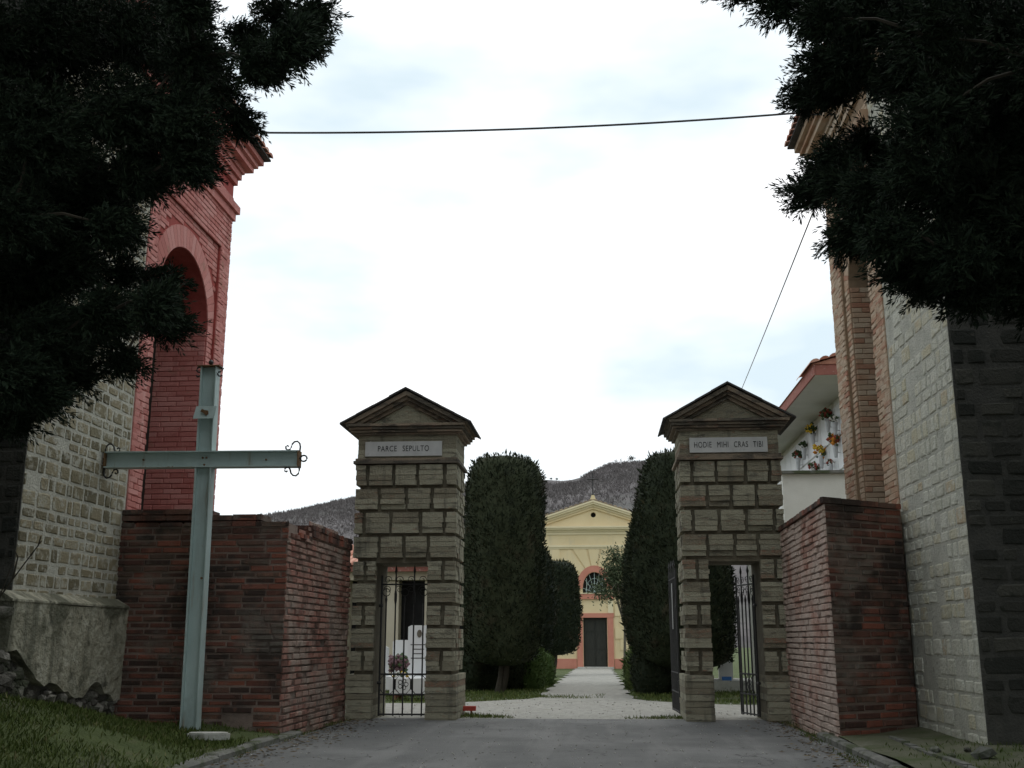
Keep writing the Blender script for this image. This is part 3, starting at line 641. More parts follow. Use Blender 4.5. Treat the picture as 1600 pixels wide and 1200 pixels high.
    for sg in (-1, 1):
        ex = hw + .20; sl = (za - ze) / (hw + .155); nse = 4
        for q in range(nse):
            a, b_ = ex * q / nse, ex * (q + 1) / nse + .01; lift = .004 * (nse - q)
            MB().prism([(xc + sg * a, za - sl * a + .003 + lift), (xc + sg * b_, za - sl * b_ + .003 + lift), (xc + sg * b_, za - sl * b_ + .028 + lift), (xc + sg * a, za - sl * a + .028 + lift)], 'y', yf - .17 + R.uniform(-.012, .012), yf + D + .2).build('roof_slab', M['slate'], t)
    return t
pillar(-3.235, -1.865, -2.935, -2.235, 14.3, 'PARCE  SEPULTO', 'gate pillar inscribed PARCE SEPULTO with its side gate closed', (-3.115, -2.065, 3.425, 3.625), .70)
pillar(1.115, 2.435, 1.445, 2.105, 14.3, 'HODIE  MIHI  CRAS  TIBI', 'gate pillar inscribed HODIE MIHI CRAS TIBI with its side gate open', (1.255, 2.275, 3.42, 3.62), .90)

# ------------------------------------------------------------------ iron gates
def arc3(c, r, a0, a1, U, V=Vector((0, 0, 1)), n=12):
    return [Vector(c) + Vector(U) * (r * math.cos(a0 + (a1 - a0) * k / n)) + V * (r * math.sin(a0 + (a1 - a0) * k / n)) for k in range(n + 1)]
def scroll(c, r, U, flip=1, turns=1.25, n=16):
    out = []
    for k in range(n + 1):
        a = 2 * math.pi * turns * k / n; q = r * (1 - .75 * k / n); out.append(Vector(c) + Vector(U) * (flip * q * math.cos(a)) + Vector((0, 0, q * math.sin(a))))
    return out
def iron_leaf(name, O, U, w, label, h=1.83, nb=5, zb=.03, ornate=True):
    O = Vector(O); U = Vector(U).normalized(); Z = Vector((0, 0, 1)); P = lambda u, z: O + U * u + Z * z
    t = empty(name, tuple(O), label, 'gate')
    for u in (.0, w): MB().tube([P(u, zb), P(u, h + .02)], .014, 6).build('frame_post', M['iron'], t)
    for z in (zb + .02, .30, .56, h - .10): MB().tube([P(0, z), P(w, z)], .012, 5).build('rail', M['iron'], t)
    for k in range(nb):
        u = w * (k + .5) / nb; tall = k % 2 == 1; zt = h + (.05 if tall else -.26 if ornate else 0)
        b = MB().tube([P(u, zb), P(u, zt)], .011, 5)
        bar = b.build('bar', M['iron'], t)
        if tall:
            tip = MB().tube([P(u, zt - .01), P(u, zt + .03), P(u, zt + .11)], [.009, .02, .002], 5); tip.build('spear_tip', M['iron'], bar)
            MB().tube([P(u, zt - .42), P(u, zt - .36), P(u, zt - .28), P(u, zt - .22)], [.01, .02, .02, .01], 6).build('collar', M['iron'], bar)
        elif ornate:
            MB().tube(arc3(P(u, zt + .055), .05, 0, 2 * math.pi, U), .006, 4, False).build('ring', M['iron'], bar)
            MB().tube([P(u, zt - .10), P(u, zt - .04), P(u, zt)], [.009, .018, .008], 6).build('collar', M['iron'], bar)
    if ornate:
        for k in range(3):
            u = w * (k + .5) / 3; cz = .43
            pts = [P(u + q * w / 6.3, cz + v) for q, v in ((-1, -.06), (-1, .06), (-.45, .12), (.45, .12), (1, .06), (1, -.06), (.45, -.12), (-.45, -.12), (-1, -.06))]
            MB().tube(pts, .006, 4, False).build('lozenge', M['iron'], t)
            if k == 1:
                for q in range(5):
                    a = q * 2 * math.pi / 5; MB().tube(arc3(P(u, cz) + U * .045 * math.cos(a) + Z * .045 * math.sin(a), .026, 0, 6.283, U, n=8), .005, 4, False).build('rosette_petal', M['iron'], t)
        for k in range(4):
            u = w * (k + .5) / 4
            for z, f in ((h - .04, 1), (h - .17, -1)): MB().tube(scroll(P(u, z), .055, U, f), .005, 4, False).build('scroll', M['iron'], t)
    for z in (.45, 1.45): MB().tube([P(-.03, z), P(.02, z)], .022, 6).build('hinge', M['iron'], t)
    return t
iron_leaf('iron_gate', (-2.90, 14.62, 0), (1, 0, 0), .63, 'closed wrought iron side gate with scrolls under the left inscription')
iron_leaf('iron_gate', (2.07, 14.78, 0), (-.25, .968, 0), .62, 'open wrought iron side gate swung inward under the right inscription')
g = iron_leaf('iron_gate', (1.085, 15.30, 0), (-.035, 1, 0), .95, 'tall black main gate leaf swung open beside the right pillar', h=1.95, nb=6, ornate=False)
MB().box(1.045, 1.052, 15.62, 15.70, 1.15, 1.78).build('pale_plate', M['marble'], g)

# ------------------------------------------------------------------ steel cross in the grass
def cross():
    Y = 11.0; xb, zb, xt, zt = -4.085, bank(-4.08, 11) - .06, -4.12, 3.86
    t = empty('steel_cross', (xb, Y, zb), 'tall grey green steel beam cross with curled iron ends in the grass', 'cross')
    lean = lambda z: xb + (xt - xb) * (z - zb) / (zt - zb)
    def ibeam(p0, p1, wdir, w, dep, fl, name):
        """web faces the camera, flanges stand out to front and back"""
        p0, p1, wd = Vector(p0), Vector(p1), Vector(wdir); Yv = Vector((0, 1, 0)); b = MB()
        for o0, o1, d in ((-w / 2, -w / 2 + fl, dep / 2), (w / 2 - fl, w / 2, dep / 2), (-w / 2 + fl, w / 2 - fl, .006)):
            vs = []
            for p in (p0, p1): vs += [p + wd * o0 - Yv * d, p + wd * o1 - Yv * d, p + wd * o1 + Yv * d, p + wd * o0 + Yv * d]
            b.add(vs, [(3, 2, 1, 0), (4, 5, 6, 7), (0, 1, 5, 4), (1, 2, 6, 5), (2, 3, 7, 6), (3, 0, 4, 7)])
        return b.build(name, M['steel'], t)
    ibeam((xb, Y, zb), (lean(2.77), Y, 2.768), (1, 0, 0), .172, .13, .012, 'upright')
    ibeam((lean(2.94), Y, 2.942), (xt, Y, zt), (1, 0, 0), .172, .13, .012, 'upright')
    xl, xr = -5.19, -3.10
    ibeam((xl, Y - .002, 2.855 + .006), (xr, Y - .002, 2.855 - .006), (0, 0, 1), .172, .134, .012, 'crossbeam')
    MB().box(xr - .004, xr + .006, Y - .067, Y + .067, 2.763, 2.935).build('end_plate', M['rust'], t)
    MB().box(xt - .12, xt + .12, Y - .08, Y + .08, zt, zt + .012).build('end_plate', M['rust'], t)
    MB().box(xl - .006, xl + .004, Y - .067, Y + .067, 2.775, 2.945).build('end_plate', M['rust'], t)
    # curled ends
    def curl(pts, r=.009): MB().tube(pts, r, 6).build('scroll', M['iron'], t)
    def scurl(p, sx, sz):
        p = Vector(p); out = []
        for k in range(22):
            a = -1.57 + k * .30; q = .055 * (1 - .012 * k); out.append(p + Vector((sx * (-.01 - .06 + q * math.cos(a)), 0, sz * (.06 + q * math.sin(a)))))
        for k in range(10):
            a = k * .42; out.append(p + Vector((sx * (-.155 + .03 * math.cos(a) * (1 - k * .05)), 0, sz * (.028 + .028 * math.sin(a)))))
        return out
    def s_shape(p, sx, sz):
        p = Vector(p); loc = [(0, 0), (.004, .045), (-.004, .082), (-.03, .105), (-.062, .10), (-.085, .075), (-.092, .045), (-.105, .02), (-.13, .012), (-.15, .028), (-.152, .052), (-.135, .062), (-.122, .05)]
        return [p + Vector((sx * a, 0, sz * b)) for a, b in loc]
    for xq, sx in ((xr + .008, 1), (xl - .008, -1)):
        for sz in (1, -1): curl(s_shape((xq, Y - .02, 2.853 + sz * .078), sx, sz))
        curl([Vector((xq, Y - .02, 2.853))] + [Vector((xq + sx * (.045 - .035 * math.cos(a)), Y - .02, 2.853 + .032 * math.sin(a))) for a in np.linspace(0, 6.0, 12)])
    for sx in (1, -1):
        q = [(0.085, .006), (.11, .004), (.135, -.01), (.142, -.035), (.125, -.055), (.10, -.058), (.092, -.075), (.105, -.10), (.13, -.105), (.14, -.09)]
        curl([Vector((xt + sx * a, Y - .03, zt + b)) for a, b in q])
    MB().lathe((xt, Y, zt + .01), [(0, .006), (.02, .008), (.035, .025), (.055, .028), (.075, .012), (.08, .004)], 10).build('finial', M['iron'], t)
    pz = 3.28; px = lean(3.3)
    pb = MB(); vs = [(px - .125, Y - .105, pz), (px + .105, Y - .105, pz), (px + .115, Y - .075, pz + .14), (px - .105, Y - .075, pz + .14)]
    pb.add(vs + [(a, b + .008, c) for a, b, c in vs], [(0, 1, 2, 3), (7, 6, 5, 4), (0, 4, 5, 1), (1, 5, 6, 2), (2, 6, 7, 3), (3, 7, 4, 0)])
    plq = pb.build('name_plate', M['steel'], t)
    MB().prism([(px - .045, pz + .075), (px - .01, pz + .06), (px + .02, pz + .03), (px + .04, pz + .05), (px + .035, pz + .085), (px - .0, pz + .09), (px - .03, pz + .105)], 'y', Y - .112, Y - .095).build('rust_patch', M['rust'], plq)
    for x, z in ((-4.135, 2.875), (-4.095, 2.875), (-4.115, 2.80), (-4.78, 2.86), (-3.45, 2.845)):
        MB().tube([(x, Y - .005, z), (x, Y - .024, z)], .011, 6).build('bolt', M['rust'], t)
    MB().tube([(xb + .02, Y - .006, 1.62), (xb + .02, Y - .016, 1.62)], .013, 6).build('bolt', M['rust'], t)
cross()

# ------------------------------------------------------------------ overhead cables
def sag(p, q, s, n=24): return [Vector(p).lerp(Vector(q), k / n) - Vector((0, 0, 4 * s * (k / n) * (1 - k / n))) for k in range(n + 1)]
cb = MB().tube(sag((-5.0, 13.5, 7.90), (2.95, 14.1, 8.19), .10), .014, 6)
cb.tube([(2.95, 14.1, 8.19), (3.02, 13.6, 7.9), (3.24, 13.2, 7.69)], .012, 6)
ident(cb.build('overhead_cable', M['cable']), 'thick black cable strung high between the two burial chapels', 'cable')
wp, wq = aty(1275, 320, 14.45), aty(1162, 600, 34)
ident(MB().tube(sag(wp, Vector(wp) + (Vector(wq) - Vector(wp)) * 1.08, .02), .011, 5).build('stay_wire', M['wire']), 'thin grey wire slanting down behind the right gate pillar', 'wire')

# ------------------------------------------------------------------ chapel at the end of the path
def chapel():
    Y = 56.0; xc = -.15; z0 = gz(56) - .05; hw = 3.95
    t = empty('cemetery_chapel', (xc, Y + 4, z0), 'cream yellow chapel with pediment and pink arched doorway', 'chapel')
    def bx(name, x0, x1, d0, d1, a, b, m, par=t): return MB().box(x0, x1, Y - d1, Y - d0, a, b).build(name, m, par)
    zc = 6.55                                               # cornice under the tympanum
    # facade with arched opening for lunette: split into panels around the opening
    ow, dz0, dz1, lz0, lz1, spring = .60, z0, 2.12, 3.30, 4.38, 3.55
    b = MB()
    b.box(xc - hw + .35, xc - ow, Y, Y + .5, z0, zc).box(xc + ow, xc + hw - .35, Y, Y + .5, z0, zc)
    b.box(xc - ow, xc + ow, Y, Y + .5, dz1, lz0)
    n = 12; r = ow; hgt = lz1 - spring
    arc = [(xc + r * math.cos(math.pi * k / n), spring + hgt * math.sin(math.pi * k / n)) for k in range(n + 1)]
    for k in range(n):
        b.prism([arc[k], arc[k + 1], (arc[k + 1][0], zc), (arc[k][0], zc)], 'y', Y, Y + .5)
    b.box(xc - hw + .35, xc + hw - .35, Y + .5, Y + 9, z0, zc)
    wall = b.build('facade_wall', M['cream'], t)
    # joints of the painted ashlar are raised panels: voussoir wedges and blocks
    RO, RI = 2.15, .95
    zpan = 5.55
    for k in range(9):
        a0, a1 = math.pi * (k / 9), math.pi * ((k + 1) / 9)
        P = []
        for a in (a0 + .028, a1 - .028):
            cxx, sz = math.cos(a), math.sin(a)
            ri = (xc + .93 * cxx, spring + (hgt + .33) * sz)
            ro_len = min((zpan - spring) / max(sz, .05), 2.0 / max(abs(cxx), .05)); ro_len = min(ro_len, 2.35)
            P.append((ri, (xc + ro_len * cxx, min(zpan, spring + ro_len * sz))))
        MB().prism([P[0][0], P[0][1], P[1][1], P[1][0]], 'y', Y - .05, Y + .01).build('voussoir_panel', M['cream'], wall)
    rowz = [(4.98, 5.55), (4.42, 4.96), (3.86, 4.40), (3.3, 3.84), (2.74, 3.28), (2.18, 2.72), (1.62, 2.16), (1.06, 1.60), (.5, 1.04)]
    for i, (a, b_) in enumerate(rowz):
        for sg in (-1, 1):
            x = 1.55 if i < 3 else 1.0
            x += (.0 if i % 2 else .25); 
            if i == 0: x = 1.75
            if i == 1: x = 2.0
            if i == 2: x = 2.1
            while x < hw - .45:
                x1 = min(x + .78, hw - .4); MB().box(min(xc + sg * x, xc + sg * (x1 - .05)), max(xc + sg * x, xc + sg * (x1 - .05)), Y - .05, Y + .01, a, b_).build('ashlar_panel', M['cream'], wall); x = x1
    # arch band, lunette, sill, door surround
    band = [(xc + .93 * math.cos(math.pi * k / 16), spring + (hgt + .33) * math.sin(math.pi * k / 16)) for k in range(17)]
    inn = [(xc + ow * math.cos(math.pi * k / 16), spring + hgt * math.sin(math.pi * k / 16)) for k in range(17)]
    b = MB()
    for k in range(16): b.prism([inn[k], band[k], band[k + 1], inn[k + 1]], 'y', Y - .07, Y + .01)
    b.build('arch_band', M['terracotta'], t)
    bx('lunette_glass', xc - ow, xc + ow, -.3, -.25, lz0, lz1, M['dark'])
    gr = MB()
    for k in range(7):
        a = math.pi * (k + .5) / 7; gr.tube([(xc, Y + .1, lz0 + .05), (xc + .62 * math.cos(a), Y + .1, min(lz1, lz0 + .05 + 1.05 * math.sin(a)))], .012, 4)
    for q in (.3, .45): gr.tube([(xc + q * math.cos(math.pi * k / 10), Y + .1, lz0 + .05 + 1.6 * q * math.sin(math.pi * k / 10)) for k in range(11)], .010, 4)
    for x in (-.4, 0, .4): gr.tube([(xc + x, Y + .08, lz0), (xc + x, Y + .08, lz1 - (.3 if x else 0))], .014, 4)
    gr.build('lunette_grille', M['steel'], t)
    bx('sill', xc - .95, xc + .95, -.01, .12, 3.02, 3.28, M['terracotta']); bx('sill_top', xc - .98, xc + .98, -.01, .15, 3.285, 3.33, M['cream_trim'])
    bx('lintel', xc - .95, xc + .95, -.01, .10, 2.10, 2.32, M['terracotta'])
    for sg in (-1, 1):
        a, b_ = sorted((xc + sg * .62, xc + sg * .92)); bx('door_jamb', a, b_, -.01, .09, z0, 2.095, M['terracotta'])
        a, b_ = sorted((xc + sg * .66, xc + sg * .93)); bx('wall_band', a, b_, -.01, .06, 2.33, 3.0, M['cream_trim'])
        a, b_ = sorted((xc + sg * .95, xc + sg * 3.5)); bx('plinth', a, b_, -.01, .06, z0, z0 + .5, M['terracotta'])
    d = bx('door', xc - ow, xc + ow, -.35, -.25, z0, 2.12, M['door'])
    for sg in (-1, 1):
        for a, b_ in ((z0 + .12, z0 + .85), (z0 + .98, 1.30), (1.42, 2.02)):
            x0, x1 = sorted((xc + sg * .05, xc + sg * .53)); MB().box(x0, x1, Y + .225, Y + .26, a, b_).build('door_panel', M['door'], d)
    MB().box(xc - .012, xc + .012, Y + .23, Y + .26, z0, 2.11).build('meeting_stile', M['door'], d)
    MB().box(xc - .9, xc + .9, Y - .6, Y + .25, z0 - .1, z0 + .11).build('door_step', M['pale_stone'], t)
    # entablature
    for nm, a, b_, dd, m in (('architrave', 5.56, 5.64, .07, 'cream_trim'), ('architrave', 5.64, 5.74, .12, 'cream_trim'), ('frieze', 5.74, 6.28, .04, 'cream'), ('bed_moulding', 6.28, 6.42, .10, 'cream_trim'), ('bed_moulding', 6.42, 6.52, .18, 'cream_trim'), ('cornice', 6.52, 6.60, .34, 'cream_trim'), ('cornice', 6.60, 6.68, .40, 'cream_trim')):
        bx(nm, xc - hw + .3 - dd, xc + hw - .3 + dd, -.4, dd, a, b_, M[m])
    za = 8.02; ze = 6.70
    ty = MB(); rr = .135; cz = 7.30                         # tympanum with round eye
    npt = 20
    ring = [(xc + rr * math.cos(2 * math.pi * k / npt), cz + rr * math.sin(2 * math.pi * k / npt)) for k in range(npt)]
    hw2 = hw - .1
    def outer(a):
        c, s_ = math.cos(a), math.sin(a); best = 9e9
        for (nx, nz, dd) in ((0, -1, cz - ze), ((za - ze), hw2, None), (-(za - ze), hw2, None)):
            if dd is None:
                L = math.hypot(nx, nz); dd2 = ((za - cz) * hw2) / L; q = (nx * c + nz * s_) / L
            else: dd2 = dd; q = nx * c + nz * s_
            if q > 1e-6: best = min(best, dd2 / q)
        return (xc + best * c, cz + best * s_)
    angs = sorted([2 * math.pi * k / npt for k in range(npt)] + [math.pi / 2 * 1.0001, math.pi + math.atan2(cz - ze, hw2), 2 * math.pi - math.atan2(cz - ze, hw2)]) + [2 * math.pi]
    for a0, a1 in zip(angs[:-1], angs[1:]):
        ty.prism([(xc + rr * math.cos(a0), cz + rr * math.sin(a0)), outer(a0), outer(a1), (xc + rr * math.cos(a1), cz + rr * math.sin(a1))], 'y', Y, Y + .4)
    tym = ty.build('tympanum', M['cream'], t)
    MB().box(xc - .2, xc + .2, Y + .3, Y + .36, cz - .2, cz + .2).build('round_window', M['dark'], tym)
    for d_, o0, o1, m in ((.12, .30, .42, 'cream'), (.20, .19, .30, 'cream_trim'), (.34, .09, .19, 'cream_trim'), (.40, 0, .09, 'cream_trim')):
        for sg in (-1, 1):
            ex = hw + .12; sl = (za - ze) / ex; P = lambda x, o: (xc + sg * x, za - sl * x - o)
            MB().prism([P(0, o1), P(ex - max(0, (o1) * 2.2), o1), P(ex - o0 * 2.2, o0 + .003), P(0, o0 + .003)], 'y', Y - d_, Y + .3).build('raking_cornice', M[m], tym)
    rf = None
    for sg in (-1, 1):
        ex = hw + .2; sl = (za - ze) / (hw + .12)
        rf = MB().prism([(xc, za + .005), (xc + sg * ex, za - sl * ex + .005), (xc + sg * ex, za - sl * ex + .05), (xc, za + .05)], 'y', Y - .30, Y + 9.2).build('roof', M['old_tile'], t)
        for q in range(16):
            x = .15 + q * .25; z = za - sl * x + .05
            vs = []; nn = 4
            for yy in (Y - .30, Y + 3):
                for k in range(nn + 1): a = math.pi * k / nn; vs.append((xc + sg * (x + .1 * math.cos(a)), yy, z + .055 * math.sin(a) - sl * .1 * math.cos(a)))
            MB().add(vs, [(k, k + 1, nn + 2 + k, nn + 1 + k) for k in range(nn)] + [tuple(range(nn + 1))]).build('roof_tile', M['old_tile'], rf)
    # roof cross
    bs = MB().prism([(xc - .16, za + .0), (xc + .16, za + .0), (xc + .07, za + .28), (xc - .07, za + .28)], 'y', Y - .2, Y + .1).build('cross_base', M['cream'], t)
    c = MB().lathe((xc, Y - .05, za + .27), [(0, .04), (.05, .10), (.12, .03), (.2, .025)], 8)
    c.tube([(xc, Y - .05, za + .3), (xc, Y - .05, za + 1.45)], .035, 6).tube([(xc - .30, Y - .05, za + 1.12), (xc + .30, Y - .05, za + 1.12)], .03, 6)
    c.lathe((xc, Y - .05, za + 1.06), [(0, .03), (.06, .085), (.12, .03)], 8)
    c.build('roof_cross', M['iron'], t)
chapel()

# ------------------------------------------------------------------ columbarium on the right, with flower vases
def columbarium_right():
    xw = 4.72; y0, y1 = 19.3, 30.0
    t = empty('columbarium', (6, 24, gz(24)), 'white columbarium wall with wide eaves behind the right gate pillar', 'columbarium')
    MB().box(xw, 8.5, y0, y1, -.4, 5.75).build('wall', M['white_plaster'], t)
    fr = MB().box(3.30, 8.5, 19.28, 19.55, -.4, 3.86).build('front_wall', M['white_plaster'], t)
    MB().box(3.26, 8.5, 19.20, 19.62, 3.862, 3.91).build('ledge', M['kerb'], t)
    sf = MB().box(3.92, 8.6, 18.9, y1 + .4, 5.58, 5.66).build('soffit', M['white_plaster'], t)
    MB().box(3.885, 3.915, 18.87, y1 + .4, 5.56, 5.75).build('fascia', M['fascia'], t)
    MB().box(3.918, 8.6, 18.87, 18.897, 5.56, 5.75).build('fascia', M['fascia'], t)
    rf = MB().prism([(3.86, 5.752), (6.3, 6.45), (8.7, 5.752)], 'y', 18.85, y1 + .4).build('roof', M['tile'], t)
    for q in range(14):
        x = 3.9 + q * .17; z = 5.77 + (x - 3.86) * .287; vs = []; nn = 5
        for yy in (18.80, 20.2):
            for k in range(nn + 1): a = math.pi * k / nn; vs.append((x + .085 * math.cos(a), yy, z + .06 * math.sin(a) + .02 * math.cos(a)))
        MB().add(vs, [(k, k + 1, nn + 2 + k, nn + 1 + k) for k in range(nn)] + [tuple(range(nn + 1))]).build('roof_tile', M['tile'], rf)
    w = MB().box(xw - .01, xw + .1, y0 + .3, y1, .2, 5.5).build('niche_frame', M['white_plaster'], t)
    for r_ in range(8):
        for c in range(14):
            a = y0 + .35 + c * .72; z = .35 + r_ * .64
            MB().box(xw - .035, xw - .012, a, a + .68, z, z + .60).build('niche_slab', M['niche'], w)
columbarium_right()
def bunch(c, r, mats, n, parent, name='petals'):
    V = {m: MB() for m in mats}
    for i in range(n):
        d = Vector((R.gauss(0, 1), R.gauss(0, 1), R.gauss(.3, .8))).normalized(); p = Vector(c) + d * r * R.uniform(.35, 1); q = r * R.uniform(.16, .30); m = R.choice(mats)
        V[m].add([p + Vector((q, 0, 0)), p + Vector((-q, 0, 0)), p + Vector((0, q, 0)), p + Vector((0, -q, 0)), p + Vector((0, 0, q)), p - Vector((0, 0, q))],
                 [(0, 2, 4), (2, 1, 4), (1, 3, 4), (3, 0, 4), (2, 0, 5), (1, 2, 5), (3, 1, 5), (0, 3, 5)])
    for m, b in V.items():
        if b.v: b.build(name if m != 'green_leaf' else 'leaves', M[m], parent)
def vase(px, py, rad, mats, label, x=4.60, hgt=.26):
    p = atx(px, py, x)
    t = empty('flower_vase', tuple(p), label, 'flower vase', 'vases on the columbarium wall')
    MB().lathe((p[0], p[1], p[2] - hgt), [(0, .03), (.03, .035), (hgt * .6, .05), (hgt, .065)], 8).build('vase', M['vase'], t, True)
    MB().tube([(p[0], p[1], p[2] - hgt * .6), (xw_ + .0, p[1], p[2] - hgt * .6)], .01, 4).build('bracket', M['vase'], t)
    bunch((p[0], p[1], p[2] + rad * .55), rad, mats, 46, t)
xw_ = 4.70
for a in [(1283, 712, .17, ['orange', 'yellow', 'green_leaf'], 'vase of orange and yellow flowers low on the columbarium wall'),
          (1305, 694, .17, ['deepred', 'orange', 'green_leaf'], 'vase of dark red flowers beside the ochre brick arch'),
          (1273, 736, .14, ['deepred', 'white', 'green_leaf'], 'vase of dull red and white flowers just above the ledge'),
          (1270, 678, .15, ['yellow', 'green_leaf', 'green_leaf'], 'vase of yellow flowers under the columbarium eave'),
          (1247, 716, .13, ['green_leaf', 'green_leaf', 'deepred'], 'vase of dark leaves nearest the right gate pillar'),
          (1293, 655, .15, ['green_leaf', 'deepred', 'green_leaf'], 'vase of dark foliage high under the eave'),
          (1256, 700, .11, ['green_leaf', 'white', 'green_leaf'], 'small vase of pale flowers half way along the columbarium'),
          (1297, 726, .09, ['white', 'deepred', 'green_leaf'], 'small vase of white flowers above the ledge near the arch'),
          (1304, 660, .11, ['white', 'green_leaf'], 'pale empty looking vase high beside the ochre arch')]: vase(*a)

# ------------------------------------------------------------------ what shows through the left side gate
def graves():
    z = gz(21)
    t = empty('columbarium', (-5.2, 27, gz(27)), 'beige columbarium with red tiled eave seen through the closed side gate', 'columbarium')
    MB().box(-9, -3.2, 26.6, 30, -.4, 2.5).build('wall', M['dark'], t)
    for a, b_ in ((-5.32, -4.78), (-4.15, -3.7), (-6.5, -6.0)): MB().box(a, b_, 26.2, 26.58, -.4, 2.4).build('pilaster', M['beige'], t)
    MB().box(-9, -3.2, 26.1, 26.6, 2.41, 2.62).build('beam', M['beige'], t)
    MB().box(-9.1, -3.1, 25.9, 26.0, 2.60, 2.74).build('fascia', M['fascia'], t)
    rf = MB().prism([(25.85, 2.75), (30, 3.6), (30, 2.75)], 'x', -9.1, -3.1).build('roof', M['tile'], t)
    for q in range(22):
        x = -6.6 + q * .16; vs = []; nn = 4
        for yy, zz in ((25.80, 2.76), (28, 3.2)):
            for k in range(nn + 1): a = math.pi * k / nn; vs.append((x + .075 * math.cos(a), yy, zz + .075 * math.sin(a)))
        MB().add(vs, [(k, k + 1, nn + 2 + k, nn + 1 + k) for k in range(nn)] + [tuple(range(nn + 1))]).build('roof_tile', M['tile'], rf)
    def stele(x0, x1, y, z0, z1, label, slab=None, lines=0, oval=None, lean=0):
        s = empty('gravestone', ((x0 + x1) / 2, y, z0), label, 'gravestone')
        n = MB(); n.prism([(x0, z0 - .3), (x1, z0 - .3), (x1, z1 - .03), (x1 - .06, z1), (x0 + .06, z1), (x0, z1 - .03)], 'y', y, y + .09)
        hs = n.build('headstone', M['niche'], s)
        for k in range(lines):
            zz = z1 - .38 - k * .085; wdt = (x1 - x0) * R.uniform(.45, .75); MB().box((x0 + x1) / 2 - wdt / 2, (x0 + x1) / 2 + wdt / 2, y - .004, y + .01, zz, zz + .018).build('inscription_line', M['wire'], hs)
        if oval: MB().prism([((x0 + x1) / 2 + .05 * math.cos(a) + .02, z1 - .16 + .075 * math.sin(a)) for a in np.linspace(0, 6.283, 15)[:-1]], 'y', y - .01, y + .01).build('portrait_oval', M['bark'], hs)
        if slab: MB().box(slab[0], slab[1], slab[2], y, z0 - .25, slab[3]).build('grave_slab', M['niche'], s)
        return s
    a, b_ = aty(638, 977, 21.5), aty(668, 977, 21.5); zb = aty(638, 1058, 21.5)[2]
    stele(a[0], b_[0] + .03, 21.5, zb, a[2], 'tall white gravestone with dark oval portrait behind the side gate', (a[0] - .1, b_[0] + .2, 20.2, zb + .02), 4, True)
    a, b_ = aty(614, 1000, 23), aty(640, 1000, 23); zb = aty(614, 1055, 23)[2]
    stele(a[0], b_[0], 23, zb, a[2], 'short pale gravestone left of the tall one with portrait', (a[0] - .1, b_[0], 22, zb))
    a, b_ = aty(600, 1010, 22.2), aty(607, 1010, 22.2); zb = aty(600, 1055, 22.2)[2]
    stele(a[0] - .2, b_[0], 22.2, zb, a[2], 'narrow grey gravestone at the left jamb of the side gate')
    p = aty(623, 1046, 20.8)
    t2 = empty('flower_pot', tuple(p), 'pot of mauve and yellow flowers before the white gravestones', 'flower pot')
    MB().lathe((p[0], p[1], gz(20.8) - .03), [(0, .08), (.12, .12), (.2, .14), (.22, .12)], 10).build('pot', M['fascia'], t2)
    bunch((p[0], p[1], p[2] + .1), .22, ['mauve', 'mauve', 'green_leaf'], 90, t2); bunch((p[0] + .05, p[1] - .12, p[2] - .12), .14, ['yellow', 'green_leaf', 'white'], 40, t2)
    # pale grave kerb and column through the right side gate
    s = empty('grave_plot', (2.95, 26, gz(26)), 'pale stone grave plot seen through the open side gate', 'grave')
    MB().box(2.4, 3.9, 25.2, 26.8, -.3, .12).build('plot_kerb', M['pale_stone'], s); MB().box(2.78, 3.1, 26.2, 26.35, 0, 1.0).build('headstone', M['niche'], s)
    MB().box(2.75, 2.95, 25.25, 25.4, .12, .2).build('blue_pot', M['blue'], s)
    c = empty('white_column', (3.5, 24, 0), 'slim white column seen beside the open side gate', 'column')
    MB().box(3.26, 3.42, 23.9, 24.06, -.3, 2.6).build('shaft', M['white_plaster'], c); MB().box(3.22, 3.46, 23.86, 24.1, -.3, .15).build('base', M['white_plaster'], c); MB().box(3.23, 3.45, 23.87, 24.09, 2.602, 2.72).build('capital', M['white_plaster'], c)
graves()

# ------------------------------------------------------------------ foliage
def unit(a): return a / (np.linalg.norm(a, axis=1, keepdims=True) + 1e-9)
def blades(P, D, L, Wd):
    n = len(P); s = unit(np.cross(D, RN.normal(size=(n, 3)))); D2 = D * L[:, None]
    V = np.stack([P - s * (Wd * .25)[:, None], P + D2 * .45 + s * (Wd * .5)[:, None], P + D2, P + D2 * .45 - s * (Wd * .5)[:, None]], 1).reshape(-1, 3)
    return V, np.arange(n * 4).reshape(-1, 4)
def join(parts):
    VV = []; FF = []; o = 0
    for v, f in parts: VV.append(v); FF.append(f + o); o += len(v)
    return np.concatenate(VV), np.concatenate(FF)
def ico(c, rad, sub=2, jit=.18):
    import bmesh
    bm = bmesh.new(); bmesh.ops.create_icosphere(bm, subdivisions=sub, radius=1)
    V = np.array([v.co[:] for v in bm.verts]); Fa = np.array([[v.index for v in f.verts] for f in bm.faces]); bm.free()
    V *= (1 + RN.uniform(-jit, jit, len(V)))[:, None]; V = V * rad + np.array(c)
    return V, np.concatenate([Fa, Fa[:, 2:3]], 1)           # degenerate quads are split below
